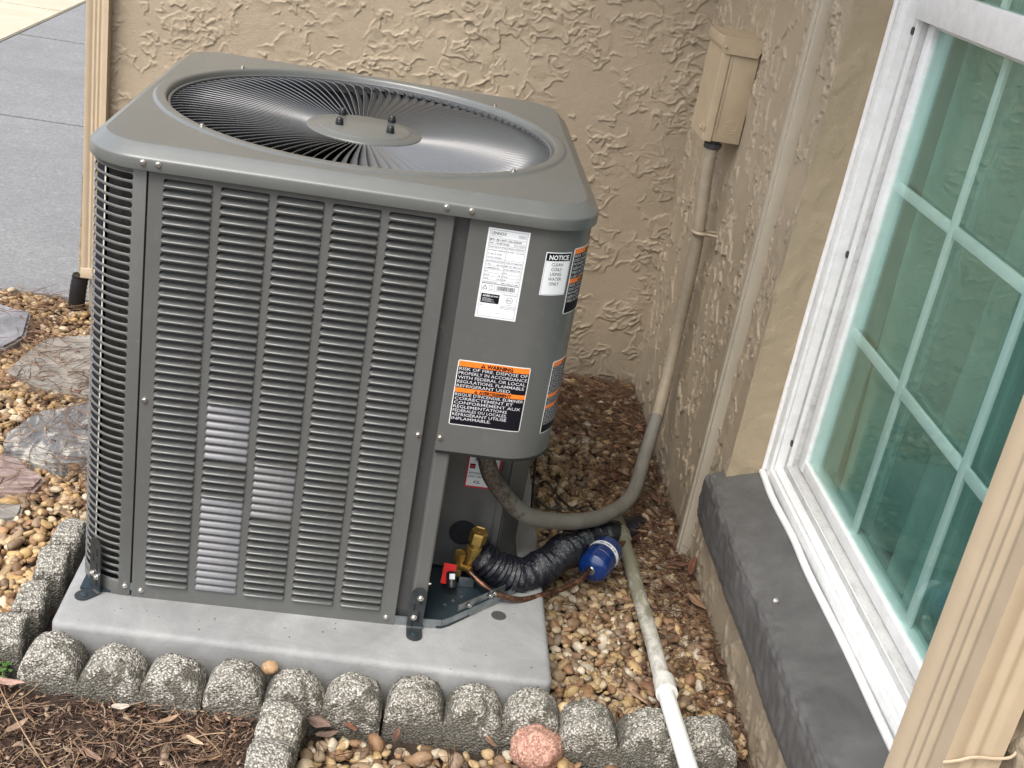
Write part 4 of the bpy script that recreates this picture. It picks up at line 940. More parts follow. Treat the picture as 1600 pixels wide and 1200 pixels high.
# pictograms, barcode
P.add('ink', [(L + .0010, y - .0085), (L + .0085, y - .0085), (L + .00475, y - .0020)], [(0, 1, 2)]); P.add('paper', [(L + .0021, y - .0079), (L + .0074, y - .0079), (L + .00475, y - .0033)], [(0, 1, 2)], .0006); P.text('ink', '!', L + .0043, y - .0074, .0035, 0, None, 'l', .0008)
P.frame('ink', L + .0105, L + .0185, y - .0085, y - .0025, .0003); P.rect('ink', L + .0144, L + .0147, y - .0085, y - .0025)
x = L + .0215; rr_ = random.Random(4)
while x < R_ - .005: w_ = rr_.choice((.0003, .0005, .0008)); P.rect('ink', x, x + w_, y - .0085, y - .0020); x += w_ + rr_.choice((.0003, .0004, .0006))
y -= .0105; P.rect('ink', L, R_, y, y + .0003)
P.rect('ink', L + .0015, L + .0275, y - .0185, y - .0045); P.text('paper', 'AHRI', L + .0035, y - .0090, .0045, .00008, None, 'l', .0007); P.text('paper', 'CERTIFIED', L + .0140, y - .0088, .0030, .00003, .012, 'l', .0007)
for k in range(4): P.rect('letter', L + .0035, L + .0035 + (.012, .016, .013, .018)[k], y - .0115 - k * .0016, y - .0110 - k * .0016, .0007)
P.text('ink', 'FOR OUTDOOR USE', R_ - .0015, y - .0040, .0024, .00002, .019, 'r')
cx_, cz_ = R_ - .0105, y - .0110
for a, r0 in ((.0047, .0042),):
    V = []; 
    for k in range(24): t = 2 * PI * k / 24; V += [(cx_ + a * math.cos(t), cz_ + a * math.sin(t)), (cx_ + r0 * math.cos(t), cz_ + r0 * math.sin(t))]
    P.add('ink', V, [(2 * k, (2 * k + 2) % 48, (2 * k + 3) % 48, 2 * k + 1) for k in range(24)])
P.text('ink', 'ETL', cx_, cz_ - .0014, .0036, .00006, None, 'c'); P.text('ink', 'Intertek', cx_, cz_ - .0075, .0020, 0, None, 'c')
for k in range(3): P.text('ink', ('CONFORMS TO UL STD 60335-2-40', 'CERTIFIED TO CSA STD C22.2', 'NO. 60335-2-40')[k], R_ - .001, cz_ - .0102 - k * .0018, .0014, 0, .021, 'r')
P.text('ink', 'IPX4', L + .0015, y - .0225, .0022); P.text('ink', 'REV 11', mid + .001, B_ + .006, .0020)
P.build(lab)
# big warning sticker
def warn(s0, s1, z0, z1, blocks, size, extra=None, rc=.003):
    lab = curved_sheet('warning_label', s0, s1, z0, z1, .0003, .0003, M['paper_dim'], sp_, None, rc); P = Print(on_panel); m_ = .0014
    y = z1 - m_; L, R_ = s0 + m_, s1 - m_
    for (head, lines, hh_, lh) in blocks:
        P.rect('orange', L, R_, y - hh_, y, .0005); hs_ = hh_ * .92
        V, F, w_ = text_tris(head, hs_, .00034 * hh_ / .008); tri = hh_ * .85; tot = w_ + tri * 1.3; x = (L + R_) / 2 - tot / 2 + extra_shift
        zb = y - hh_ * .86
        P.add('ink', [(x, zb), (x + tri, zb), (x + tri / 2, zb + tri * .9)], [(0, 1, 2)], .0008); P.add('orange', [(x + tri * .45, zb + tri * .18), (x + tri * .55, zb + tri * .18), (x + tri * .55, zb + tri * .6), (x + tri * .45, zb + tri * .6)], [(0, 1, 2, 3)], .0010)
        P.text('ink', head, x + tri * 1.25, zb, hs_, .00034 * hh_ / .008, None, 'l', .0008); y -= hh_
        z_ = y - lh * len(lines) - .0004
        if (head, lines, hh_, lh) == blocks[-1]: z_ = z0 + m_
        P.rect('ink', L, R_, z_, y, .0005)
        for k, (tx, wd_) in enumerate(lines): P.text('letter', tx, L + .0016, y - lh * (k + .86), lh * 1.02, .00002, (R_ - L - .0032) * wd_, 'l', .0009)
        y = z_
    if extra: extra(P)
    P.build(lab); return lab
extra_shift = .004
warn(.4465, .5530, .3680, .4730, [
    ('WARNING', [('RISK OF FIRE. DISPOSE OF', 1), ('PROPERLY IN ACCORDANCE', 1), ('WITH FEDERAL OR LOCAL', .99), ('REGULATIONS. FLAMMABLE', .98), ('REFRIGERANT USED.', .80)], .0085, .0068),
    ('AVERTISSEMENT', [('RISQUE D\'INCENDIE. ÉLIMINER', 1), ('CORRECTEMENT ET', .86), ('CONFORMÉMENT AUX', .98), ('RÈGLEMENTATIONS', .79), ('FÉDÉRALES OU LOCALES.', .80), ('RÉFRIGÉRANT UTILISÉ', .80), ('INFLAMMABLE.', .58)], .0070, .0065)], 0)
extra_shift = 0
# notice sticker
lab = curved_sheet('notice_label', .5440, .5850, .5870, .6510, .0003, .0003, M['paper'], sp_, None, .001); P = Print(on_panel)
P.frame('ink', .5452, .5838, .5882, .6498, .0003); P.rect('ink', .5452, .5838, .6385, .6495, .0006); P.text('paper', 'NOTICE', .5648, .6405, .0095, .00025, .031, 'c', .0010)
for k, (tx, wd_) in enumerate((('CLEAN', .018), ('COILS', .0165), ('USING', .018), ('WATER', .0205), ('ONLY', .016))): P.text('ink', tx, .5635, .6310 - k * .0072, .0068, .00002, wd_, 'c')
P.build(lab)
tl_ = [('RISK OF ELECTRIC SHOCK.', 1), ('DISCONNECT ALL REMOTE', .95), ('POWER SUPPLIES BEFORE', .98), ('SERVICING THIS UNIT.', .85), ('PRECAUTION WHEN LIFTING', 1)]
warn(.5900, .6900, .5555, .6560, [('WARNING', tl_ + [('USE CARE.', .4)], .0075, .0062), ('AVERTISSEMENT', tl_ + [('', .1)], .0070, .0060)], 0)
ml = [('PROPANE USED AS REFRIGERANT MUST', 1), ('BE SERVICED BY QUALIFIED PERSONS', .97), ('ONLY USE APPROVED PARTS AND TOOLS', 1)]
warn(.5910, .6750, .3600, .4800, [('WARNING', [(ml[k % 3][0], .9 + .1 * ((k * 7) % 3) / 2) for k in range(15)], .0070, .0030), ('WARNING', [(ml[k % 3][0], .95) for k in range(4)], .0058, .0030), ('WARNING', [(ml[k % 3][0], .92) for k in range(9)], .0058, .0031)], 0)
# red-edged label on the bay back plate
def on_plate(x, y, lift): return (x, .1685 - lift, y)
lab = box('refrigerant_label', .500, .556, .1683, .1690, .172, .252, M['ink_red'], ac, 0); P = Print(on_plate)
P.rect('paper', .5025, .5530, .1755, .2480, .0006); P.text('ink', 'REFRIGERANT', .5045, .2400, .0055, .00003, .030, 'l', .001); P.text('ink', 'RÉFRIGÉRANT', .5045, .2330, .0055, .00003, .028, 'l', .001); P.text('ink', 'R-454B', .512, .2230, .0085, .0001, .026, 'l', .001)
P.rect('ink', .5045, .5135, .2085, .2175, .001); P.rect('ink_red', .5055, .5125, .2105, .2150, .0014); P.add('ink', [(.523, .2125), (.529, .2185), (.535, .2125), (.529, .2065)], [(0, 1, 2, 3)], .001); P.add('paper', [(.5245, .2125), (.529, .2170), (.5335, .2125), (.529, .2080)], [(0, 1, 2, 3)], .0013); P.add('ink', [(.5275, .2105), (.5305, .2105), (.529, .2150)], [(0, 1, 2)], .0016)
P.text('ink', 'REFRIGERANT', .5045, .1985, .0050, .00003, .027, 'l', .001); P.text('ink', 'SAFETY GROUP', .5045, .1920, .0050, .00003, .028, 'l', .001); P.text('ink', 'A2L', .514, .1810, .0080, .0001, .012, 'l', .001)
P.build(lab)
# ---- valves
vg = lathe('suction_valve', [(.0095, 0), (.0095, .022), (.0125, .023), (.0125, .034), (.0105, .035), (.0105, .044)], M['brass'], ac, 20, (.528, .128, .050), (.10, -.08, 1))
lathe('hex_cap', [(.0120, 0), (.0145, .001), (.0150, .003), (.0150, .020), (.0140, .0225), (.0135, .024), (.0128, .0225), (.004, .0222), (.0035, .018)], M['brass'], vg, 6, (.5325, .1245, .0935), (.10, -.08, 1), 12)
lathe('port_hole', [(.024, 0), (.024, .001), (.001, .0012)], M['interior'], ac, 28, (.512, .1700, .082), (0, -1, 0))
vs = lathe('liquid_valve', [(.0068, 0), (.0068, .020), (.0085, .021), (.0085, .028)], M['brass'], ac, 18, (.507, .126, .030), (.05, -.1, 1))
lathe('hex_cap', [(.0095, 0), (.0105, .0015), (.0105, .012), (.0098, .0142), (.0085, .0145), (.0075, .013), (.003, .0125)], M['brass'], vs, 6, (.5084, .1232, .0580), (.05, -.1, 1), 12)
tube('valve_stub', [(.507, .126, .040), (.520, .118, .046), (.530, .110, .046)], .0062, M['brass'], vs, 10, .006)
box('valve_block', .500, .516, .118, .134, .012, .040, M['brass'], vs, .002)
tag_ = bm_prism([(-.011, -.0007), (.011, -.0007), (.011, .0007), (-.011, .0007)], -.017, .017); o = obj('red_tag', tag_, M['red'], ac); o.location = (.493, .098, .043); o.rotation_euler = (math.radians(-32), math.radians(10), .15)
lathe('black_cap', [(.0075, 0), (.0088, .002), (.0088, .024), (.0070, .028), (.001, .029)], M['black'], ac, 16, (.497, .099, .046), (.12, -.75, -.62))
tg = bm_prism([(-.0045, -.0004), (.0045, -.0004), (.0045, .0004), (-.0045, .0004)], -.0045, .0045); o = obj('cap_label', tg, M['paper'], ac); o.location = (.4985, .0845, .0475); o.rotation_euler = (math.radians(-35), 0, .15)
box('foot_bracket', .508, .540, .118, .1205, .0072, .026, M['steel'], ac, .0006)

# ---- insulated suction line
ip = [(.536, .150, .064), (.552, .142, .052), (.581, .142, .034), (.612, .150, .022), (.640, .170, .016), (.672, .205, .016), (.705, .255, .014), (.746, .32, .002), (.800, .40, -.030), (.860, .49, -.075), (.93, .58, -.10)]
def foam_r(P):
    rg = random.Random(3); w_ = [rg.uniform(-1, 1) for _ in P]
    def f(i, a): s = i / len(P); return .0290 * (1 if s > .04 else .86 + 3.5 * s) + .0017 * (1 if i % 2 else -1) * (1.2 - .6 * s) + .0016 * math.sin(a * 2 + i * .37) * (1 - s) + .0012 * w_[i] * (1 - s * .6) + .001 * math.sin(5 * a + i * 1.7) * (1 - s)
    return f
tag(tube('insulated_line', ip, .028, M['foam'], None, 30, .0042, True, foam_r), 'thick black insulated refrigerant line curving out of the unit', 'insulated pipe')
# ---- copper line and filter drier
tag(tube('copper_line', [(.522, .116, .046), (.536, .104, .040), (.560, .092, .028), (.588, .088, .018), (.625, .105, .004), (.666, .138, -.003), (.705, .168, -.005), (.734, .196, -.003), (.750, .222, -.001), (.759, .240, 0)], .0050, M['copper'], None, 14, .006), 'bent copper liquid line running from the brass valve to the blue drier', 'copper pipe')
fd = thing('filter_drier', 'blue cylindrical filter drier with white band between copper line and drain pipe', 'filter drier')
fax = Vector((.045, .082, .004)).normalized(); fo = Vector((.758, .232, -.004))
lathe('drier_body', [(.0085, 0), (.020, .003), (.0280, .009), (.0298, .015), (.0300, .030), (.0307, .0305), (.0307, .0325), (.0300, .033), (.0300, .074), (.0288, .082), (.020, .090), (.008, .094)], M['blue'], fd, 32, fo, fax, 28)
lathe('collar', [(.0076, -.0035), (.0088, -.002), (.0088, .002)], M['steel'], fd, 18, fo, fax)
lathe('white_band', [(.0300, .0), (.0303, .0), (.0303, .011), (.0300, .011)], M['paper'], fd, 32, fo + fax * .050, fax)
q_ = fax.to_track_quat('Z', 'Y').to_matrix()
def on_drier(x, y, lift):
    a = x / .0304; 
    c = q_ @ Vector((math.cos(a) * (.0304 + lift), math.sin(a) * (.0304 + lift), .055 + y)); c = fo + c; return (c.x, c.y, c.z)
P = Print(on_drier)
# find the angle that faces up
best = max(range(360), key=lambda k: (q_ @ Vector((math.cos(math.radians(k)), math.sin(math.radians(k)), 0))).dot(Vector((-.35, -.3, 1))))
a0 = math.radians(best) * .0304
P.text('ink', 'EK-083', a0 - .004, -.0032, .0070, .0001, .022); P.text('ink', '3/8', a0 + .021, -.0028, .0055, .00005, .010)
P.build(fd)
tube('outlet_tube', [tuple(fo + fax * .092), tuple(fo + fax * .12 + Vector((0, 0, -.01))), (.87, .43, -.05), (.95, .56, -.085)], .005, M['copper'], fd, 10, .01)
# thin black wire behind the unit
tag(tube('black_wire', [(.618, .235, .29), (.622, .238, .20), (.645, .32, .05), (.690, .60, -.055), (.715, .64, -.055), (.735, .57, -.05), (.765, .53, -.052), (.80, .545, -.05), (.84, .48, -.055), (.87, .42, -.06)], .0021, M['wire'], None, 6, .01), 'loose thin black control wire lying on the gravel beside the unit', 'wire')
tag(tube('spare_tubing', [(.668, .60, -.055), (.690, .545, -.050), (.715, .515, -.05), (.735, .53, -.05), (.728, .56, -.052), (.745, .60, -.06)], .0032, flat('grey_tubing', (.06, .055, .05), .5), None, 8, .008), 'short curl of thin dark tubing on the gravel beside the pad', 'tubing')

# ================================================================== EDGING, STONES
def scallop_block(name, L, n, h, depth, seed, label, group, loc, rot, dip=.036, bump=.0022, tilt=(0, 0)):
    """scalloped edging: runs along local x, thickness along y, base well under ground"""
    pitch = L / n; nx = 26 * n; prof = []
    V = []; 
    def top(x):
        k = min(n - 1, int(x / pitch)); u = (x - (k + .5) * pitch) / (pitch / 2); return h - dip * (.72 * abs(u) ** 2.2 + .28 * abs(u) ** 9) + .003 * math.sin(k * 2.3 + seed)
    m_ = 30
    for i in range(nx + 1):
        x = L * i / nx; T = top(x); e = min(i, nx - i); edge = .006 * max(0, 1 - e / 3.0) ** 2; r_ = .011
        loop = []; D = depth
        # path: bottom front -> up front -> round -> top -> round -> down back
        zb = -.13
        for k in range(9): loop.append((0 + edge, zb + (T - edge - r_ - zb) * k / 9))
        for k in range(5): a = PI / 2 * k / 4; loop.append((edge + r_ - r_ * math.cos(a), T - edge - r_ + r_ * math.sin(a)))
        for k in range(1, 5): loop.append((edge + r_ + (D - 2 * r_ - 2 * edge) * k / 5, T - edge + .0012 * math.sin(PI * k / 5)))
        for k in range(5): a = PI / 2 * (1 - k / 4); loop.append((D - edge - r_ + r_ * math.cos(a), T - edge - r_ + r_ * math.sin(a)))
        for k in range(1, 8): loop.append((D - edge, T - edge - r_ - (T - edge - r_ - zb) * k / 7))
        for y, z in loop:
            V.append((x - L / 2, y - depth / 2, z))
    m_ = len(V) // (nx + 1); V = np.array(V)
    d1 = fbm(V[:, 0] * 40 + V[:, 1] * 7, V[:, 2] * 40 + V[:, 1] * 40 + seed * 3.3, seed, 4, .7); d2 = fbm(V[:, 0] * 160 + V[:, 1] * 60, V[:, 2] * 160 - V[:, 1] * 120, seed + 3, 2, .7); d3 = gnoise(V[:, 0] * 14 + seed, V[:, 2] * 14 + V[:, 1] * 12, seed + 9)
    nrm = np.stack([V[:, 0] * 0, np.sign(V[:, 1]) * (np.abs(V[:, 1]) > depth * .3), (V[:, 2] > -.03) * 1.0], 1)
    V = V + nrm * ((d1 * bump * 1.8 + d2 * bump * 1.1 + d3 * bump * 1.4)[:, None]); V[:, 0] += d1 * bump * .6
    F = grid_faces(nx + 1, m_); F.append(tuple(range(m_))[::-1]); F.append(tuple(nx * m_ + k for k in range(m_)))
    o = link(name, mesh(name, V, F), M['aggregate'], None, True); o.data.set_sharp_from_angle(angle=math.radians(60))
    o.location = loc; o.rotation_euler = (tilt[0], tilt[1], rot); tag(o, label, 'garden edging', group); return o
ge = 'scalloped concrete edging blocks round the pad'
scallop_block('edging_block', .268, 3, .0, .058, 1, 'mossy scalloped edging block at the left end of the row before the pad', ge, (.010, -.137, -.003), math.radians(-4))
scallop_block('edging_block', .262, 3, .0, .058, 2, 'scalloped edging block before the pad where the cross block meets the row', ge, (.275, -.147, -.003), math.radians(-1.5))
scallop_block('edging_block', .266, 3, .0, .060, 3, 'black-stained scalloped edging block in front of the pad corner, centre of the row', ge, (.5435, -.146, .001), math.radians(-2.5), .040)
scallop_block('edging_block', .275, 3, .0, .068, 4, 'big pale scalloped edging block at the right end, crossed by the drain pipe', ge, (.808, -.172, .006), math.radians(-3), .040, .0034)
scallop_block('edging_block', .270, 3, .0, .060, 5, 'scalloped edging block running toward the viewer between mulch and gravel', ge, (.258, -.318, .001), math.radians(86), .020)
scallop_block('edging_block', .073, 1, .0, .046, 6, 'squarish speckled edging stone nearest the viewer on the left side of the pad', 'speckled stones left of the pad', (-.156, -.082, -.014), math.radians(98), .004, .003)
scallop_block('edging_block', .073, 1, .0, .044, 7, 'squarish speckled edging stone second from the viewer, left of the pad', 'speckled stones left of the pad', (-.154, .010, -.018), math.radians(93), .004, .003)
scallop_block('edging_block', .071, 1, .0, .046, 8, 'squarish speckled edging stone beside the unit bracket, left of the pad', 'speckled stones left of the pad', (-.150, .102, -.012), math.radians(96), .004, .003)
scallop_block('edging_block', .071, 1, .0, .046, 9, 'half-hidden speckled edging stone farthest from the viewer, left of the unit', 'speckled stones left of the pad', (-.150, .200, -.016), math.radians(92), .006, .003)

def rock(name, loc, size, mat, seed, label, cat='rock', group=None, sub=4, amp=.16, rot=0):
    bm = bmesh.new(); bmesh.ops.create_icosphere(bm, subdivisions=sub, radius=1)
    V = np.array([v_.co[:] for v_ in bm.verts]); d = fbm(V[:, 0] * 1.3 + V[:, 2] * .7 + seed, V[:, 1] * 1.3 - V[:, 2] * 1.1, seed, 4, .55)
    for v_, k in zip(bm.verts, d): v_.co = Vector(v_.co) * (1 + amp * k)
    for v_ in bm.verts: v_.co = Vector((v_.co.x * size[0], v_.co.y * size[1], v_.co.z * size[2]))
    o = obj(name, bm, mat, None, True); o.location = loc; o.rotation_euler = (0, 0, rot); tag(o, label, cat, group); return o
rock('granite_rock', (.637, -.205, -.045), (.038, .031, .034), M['granite'], 5, 'pink granite rock in the front gravel bed', amp=.42)
rock('loose_pebble', (.232, -.112, -.020), (.0125, .011, .0105), flat('tan_pebble', (.38, .24, .13), .5, 0, .3, 90), 6, 'single tan pebble lodged in the notch of the edging above the cross block', 'pebble')
rock('loose_pebble', (.6835, -.128, -.026), (.012, .010, .009), flat('cream_pebble', (.52, .38, .22), .5, 0, .3, 90), 9, 'cream pebble lodged between the third and the large right edging block', 'pebble')
def flagstone(pts, z, t, mat, label, seed):
    bm = bm_prism(pts, z - t, z); bmesh.ops.bevel(bm, geom=[e for e in bm.edges if e.verts[0].co.z > z - t / 2 and e.verts[1].co.z > z - t / 2], offset=.006, segments=2, affect='EDGES')
    bmesh.ops.triangulate(bm, faces=bm.faces[:]); bmesh.ops.subdivide_edges(bm, edges=bm.edges[:], cuts=4, use_grid_fill=True)
    V = np.array([v_.co[:] for v_ in bm.verts]); d = fbm(V[:, 0] * 16, V[:, 1] * 16, seed, 4, .6); e = fbm(V[:, 0] * 30, V[:, 1] * 30, seed + 4, 3)
    for v_, k, k2 in zip(bm.verts, d, e): v_.co.z += .005 * k; v_.co.x += .005 * k2; v_.co.y += .005 * k
    o = obj('flagstone', bm, mat, None, auto=35); return tag(o, label, 'flagstone', 'flat stones in the left gravel')
flagstone([(-.72, 1.02), (-.60, .93), (-.505, .95), (-.482, 1.02), (-.512, 1.16), (-.62, 1.20), (-.74, 1.14)], -.052, .05, M['flag_grey'], 'thick dark grey flagstone at the left picture edge near the driveway', 1)
flagstone([(-.47, .86), (-.40, .80), (-.27, .78), (-.16, .86), (-.20, 1.04), (-.36, 1.10), (-.45, 1.03)], -.060, .04, M['flag_pale'], 'pale grey flagstone littered with needles left of the unit', 2)
flagstone([(-.36, .50), (-.26, .475), (-.15, .50), (-.16, .68), (-.27, .755), (-.345, .69), (-.38, .58)], -.060, .04, M['flag_band'], 'black and white banded flagstone left of the unit', 3)
flagstone([(-.50, .37), (-.38, .345), (-.262, .375), (-.256, .420), (-.33, .485), (-.47, .52)], -.058, .04, M['flag_pink'], 'pinkish flagstone at the left picture edge below the banded one', 4)
flagstone([(-.50, .21), (-.33, .235), (-.262, .29), (-.266, .335), (-.40, .325), (-.52, .33)], -.066, .03, M['flag_pale'], 'low tan flagstone slab just nearer than the pinkish one', 5)

# ================================================================== GRAVEL (stuff)
PAL = np.array([(.40, .29, .16), (.46, .35, .21), (.50, .41, .28), (.20, .13, .08), (.24, .18, .13), (.30, .18, .10), (.54, .48, .38), (.36, .28, .19), (.42, .30, .15), (.30, .22, .14), (.26, .17, .10)])
def ico(sub):
    bm = bmesh.new(); bmesh.ops.create_icosphere(bm, subdivisions=sub, radius=1); V = np.array([v_.co[:] for v_ in bm.verts]); F = np.array([[v_.index for v_ in f.verts] for f in bm.faces]); bm.free(); return V, F
def variants(sub, n):
    V0, F0 = ico(sub); out = []
    for k in range(n):
        d = fbm(V0[:, 0] * .95 + V0[:, 2] * .8 + k * 5.1, V0[:, 1] * .95 - V0[:, 2] * .7 + k, 400 + k, 2, .5)
        # flatten a few random faces for the angular river-rock look
        V = V0 * (1 + .30 * d)[:, None]
        for _ in range(5):
            nrm = rng.normal(size=3); nrm /= np.linalg.norm(nrm); lim = rng.uniform(.58, .85); dd = V @ nrm; V = V - np.outer(np.maximum(dd - lim, 0) * .85, nrm)
        out.append(V)
    return out, F0
VAR1, FI1 = variants(1, 24); VAR2, FI2 = variants(2, 24)
def blocked(x, y):
    if -.112 < x < .678 and -.115 < y < .87: return True
    if -.122 < x < .67 and -.172 < y < -.108: return True
    if .66 < x < .95 and -.205 < y < -.135: return True
    if .222 < x < .294 and -.46 < y < -.16: return True
    if -.182 < x < -.108 and -.13 < y < .25: return True
    if math.hypot(x - .637, y + .205) < .030: return True
    return False
def gravel(name, region, spacing, size, layers, variants_, Fi, label, seed, tint=(1, 1, 1), zfun=lambda x, y: ZG + .004):
    r = np.random.default_rng(seed); x0, x1, y0, y1 = region; Vs = []; Fs = []; Cs = []; off = 0
    for L in range(layers):
        nx = int((x1 - x0) / spacing); ny = int((y1 - y0) / spacing)
        for i in range(nx):
            for j in range(ny):
                x = x0 + (i + .5 + r.uniform(-.45, .45)) * spacing; y = y0 + (j + .5 + r.uniform(-.45, .45)) * spacing
                if blocked(x, y): continue
                if L > 0 and r.random() < .35: continue
                s = size * math.exp(r.normal(-.02, .33)); s = min(s, size * 1.8)
                sc3 = np.array([s * r.uniform(.85, 1.35), s * r.uniform(.6, .95), s * r.uniform(.42, .75)])
                a = r.uniform(0, 2 * PI); tx = r.normal(0, .45); ty = r.normal(0, .45)
                Rm = np.array(Matrix.Rotation(a, 3, 'Z') @ Matrix.Rotation(tx, 3, 'X') @ Matrix.Rotation(ty, 3, 'Y'))
                P_ = (variants_[r.integers(len(variants_))] * sc3) @ Rm.T + np.array([x, y, zfun(x, y) + s * .35 + L * size * .55 + r.uniform(-.2, .2) * size])
                Vs.append(P_); Fs.append(Fi + off); off += len(P_)
                c = PAL[r.integers(len(PAL))] * r.uniform(.72, 1.12) * np.array(tint); Cs.append(np.repeat(np.clip(c, 0, .8)[None], len(P_), 0))
    me = np_mesh(name, np.concatenate(Vs), np.concatenate(Fs)); colour_attr(me, np.concatenate(Cs)); o = link(name, me, M['pebble'], None, True)
    return tag(o, label, 'gravel', None, 'stuff')
mound = lambda x, y: ZG + .008 * math.sin(x * 9 + y * 5) * .5 + .004
gravel('gravel', (.30, 1.0, -.56, -.19), .0165, .0094, 3, VAR2, FI2, 'tan and brown river pebbles in the front bed before the edging', 1, (1.0, .98, .95), lambda x, y: ZG + .006)
gravel('gravel', (.672, .992, -.15, .62), .0142, .0082, 3, VAR2, FI2, 'tan river pebbles between the pad and the right wall', 2, (.95, .93, .90), mound)
gravel('gravel', (.672, .992, .62, 1.25), .0165, .0094, 2, VAR1, FI1, 'tan river pebbles in the back corner behind the unit', 3, (.92, .90, .86), mound)
gravel('gravel', (-.36, .672, .86, 1.25), .021, .0118, 1, VAR1, FI1, 'river pebbles along the back wall behind the unit', 4, (.92, .9, .86), mound)
gravel('gravel', (-.72, -.108, .40, 1.325), .0162, .0092, 2, VAR1, FI1, 'pebbles with sunlight tinted into their colour left of the unit toward the driveway', 5, (1.12, 1.04, .92), mound)  # tint brightens and warms the pebbles: brighter left-side light put into colour
gravel('gravel', (-.60, -.108, -.09, .40), .0160, .0090, 3, VAR2, FI2, 'pebbles with sunlight tinted into their colour left of the edging stones', 6, (1.12, 1.04, .92), mound)  # same brighter, yellower tint painting the light on the left side

gravel('gravel', (-1.35, -.72, -.25, 1.325), .0215, .0115, 1, VAR1, FI1, 'pebbles beyond the flagstones toward the left', 8, (1.05, 1.0, .92), lambda x, y: ZG + .006)
gravel('gravel', (-.72, -.60, -.09, .40), .0215, .0115, 1, VAR1, FI1, 'pebbles left of the pinkish flagstone', 9, (1.05, 1.0, .92), lambda x, y: ZG + .006)
# ---- needles, mulch, leaves
def strands(name, N, region, zf, length, rad, cols, label, seed, tilt=.22, seg=4, dens=None, kind='stuff', cat='leaf litter'):
    r = np.random.default_rng(seed); x0, x1, y0, y1 = region; Vs = []; Fs = []; Cs = []; off = 0; k = 0; tries = 0
    ring_ = np.array([(math.cos(a), math.sin(a)) for a in (0, 2.094, 4.189)])
    while k < N and tries < N * 8:
        tries += 1; x = r.uniform(x0, x1); y = r.uniform(y0, y1)
        if blocked(x, y) or (dens and r.random() > dens(x, y)): continue
        k += 1; L = length * math.exp(r.normal(0, .4)); a = r.uniform(0, 2 * PI); cv = r.normal(0, 1.3); t0 = r.normal(0, tilt); rr = rad * r.uniform(.6, 1.4)
        p = np.array([x, y, zf(x, y) + r.uniform(-.002, .009)]); P_ = []
        for s in range(seg + 1):
            d = np.array([math.cos(a), math.sin(a), t0]); n1 = np.array([-math.sin(a), math.cos(a), 0]); w_ = rr * (1 - .75 * (s / seg) ** 2)
            for c, q in ring_: P_.append(p + n1 * c * w_ + np.array([0, 0, 1]) * q * w_)
            p = p + d * L / seg; a += cv / seg; t0 -= .10 / seg * r.uniform(0, 2)
        P_ = np.array(P_); F_ = []
        for s in range(seg):
            for q in range(3): F_.append((s * 3 + q, s * 3 + (q + 1) % 3, s * 3 + 3 + (q + 1) % 3, s * 3 + 3 + q))
        Vs.append(P_); Fs.append(np.array(F_) + off); off += len(P_); c = np.array(cols[r.integers(len(cols))]) * r.uniform(.7, 1.3); Cs.append(np.repeat(c[None], len(P_), 0))
    me = np_mesh(name, np.concatenate(Vs), np.concatenate(Fs)); colour_attr(me, np.concatenate(Cs)); o = link(name, me, M['needle'], None, True); return tag(o, label, cat, None, kind)
NC = [(.13, .065, .035), (.19, .10, .055), (.09, .05, .032), (.24, .15, .09)]
GZ = lambda x, y: ZG + .018
def right_d(x, y): return max(.10, min(1, (x - .80) * 5.0)) * (1.0 if y < 1 else 1) + .5 * max(0, (y - 1.0) * 4)
strands('pine_needles', 2600, (.68, .99, -.13, 1.24), GZ, .07, .00065, NC, 'brown pine needles drifted against the foot of the right wall', 21, .10, 5, right_d)
strands('pine_needles', 900, (.62, .99, .95, 1.25), GZ, .075, .0007, NC, 'brown pine needles heaped in the back corner', 22, .12, 5)
strands('pine_needles', 1500, (-.60, -.12, .30, 1.32), lambda x, y: -.060, .065, .0007, NC + [(.32, .2, .12)], 'scattered pine needles over the left flagstones', 23, .06, 5, lambda x, y: .35 + .65 * (math.sin(x * 17 + y * 9) > 0.1))
strands('pine_needles', 160, (.30, 1.0, -.36, -.20), lambda x, y: ZG + .024, .05, .0006, NC, 'few pine needles on the front pebbles', 24, .08, 5)
MC = [(.11, .062, .040), (.075, .042, .030), (.17, .10, .065), (.26, .17, .115), (.05, .032, .025), (.34, .25, .18)]
MZ = lambda x, y: ZG + .020
strands('mulch', 10500, (-.55, .228, -.75, -.158), MZ, .022, .0010, MC, 'dark brown shredded mulch in the front left bed', 31, .28, 3)
strands('mulch_roots', 420, (-.50, .225, -.60, -.17), lambda x, y: ZG + .028, .075, .0009, [(.30, .2, .12), (.40, .28, .18), (.22, .13, .08)], 'thin pale roots and stalks lying on the mulch', 32, .10, 7)
strands('pine_needles', 260, (-.13, .95, -.115, -.104), lambda x, y: -.075, .035, .0009, NC, 'needles caught between edging and pad', 33, .3, 4)
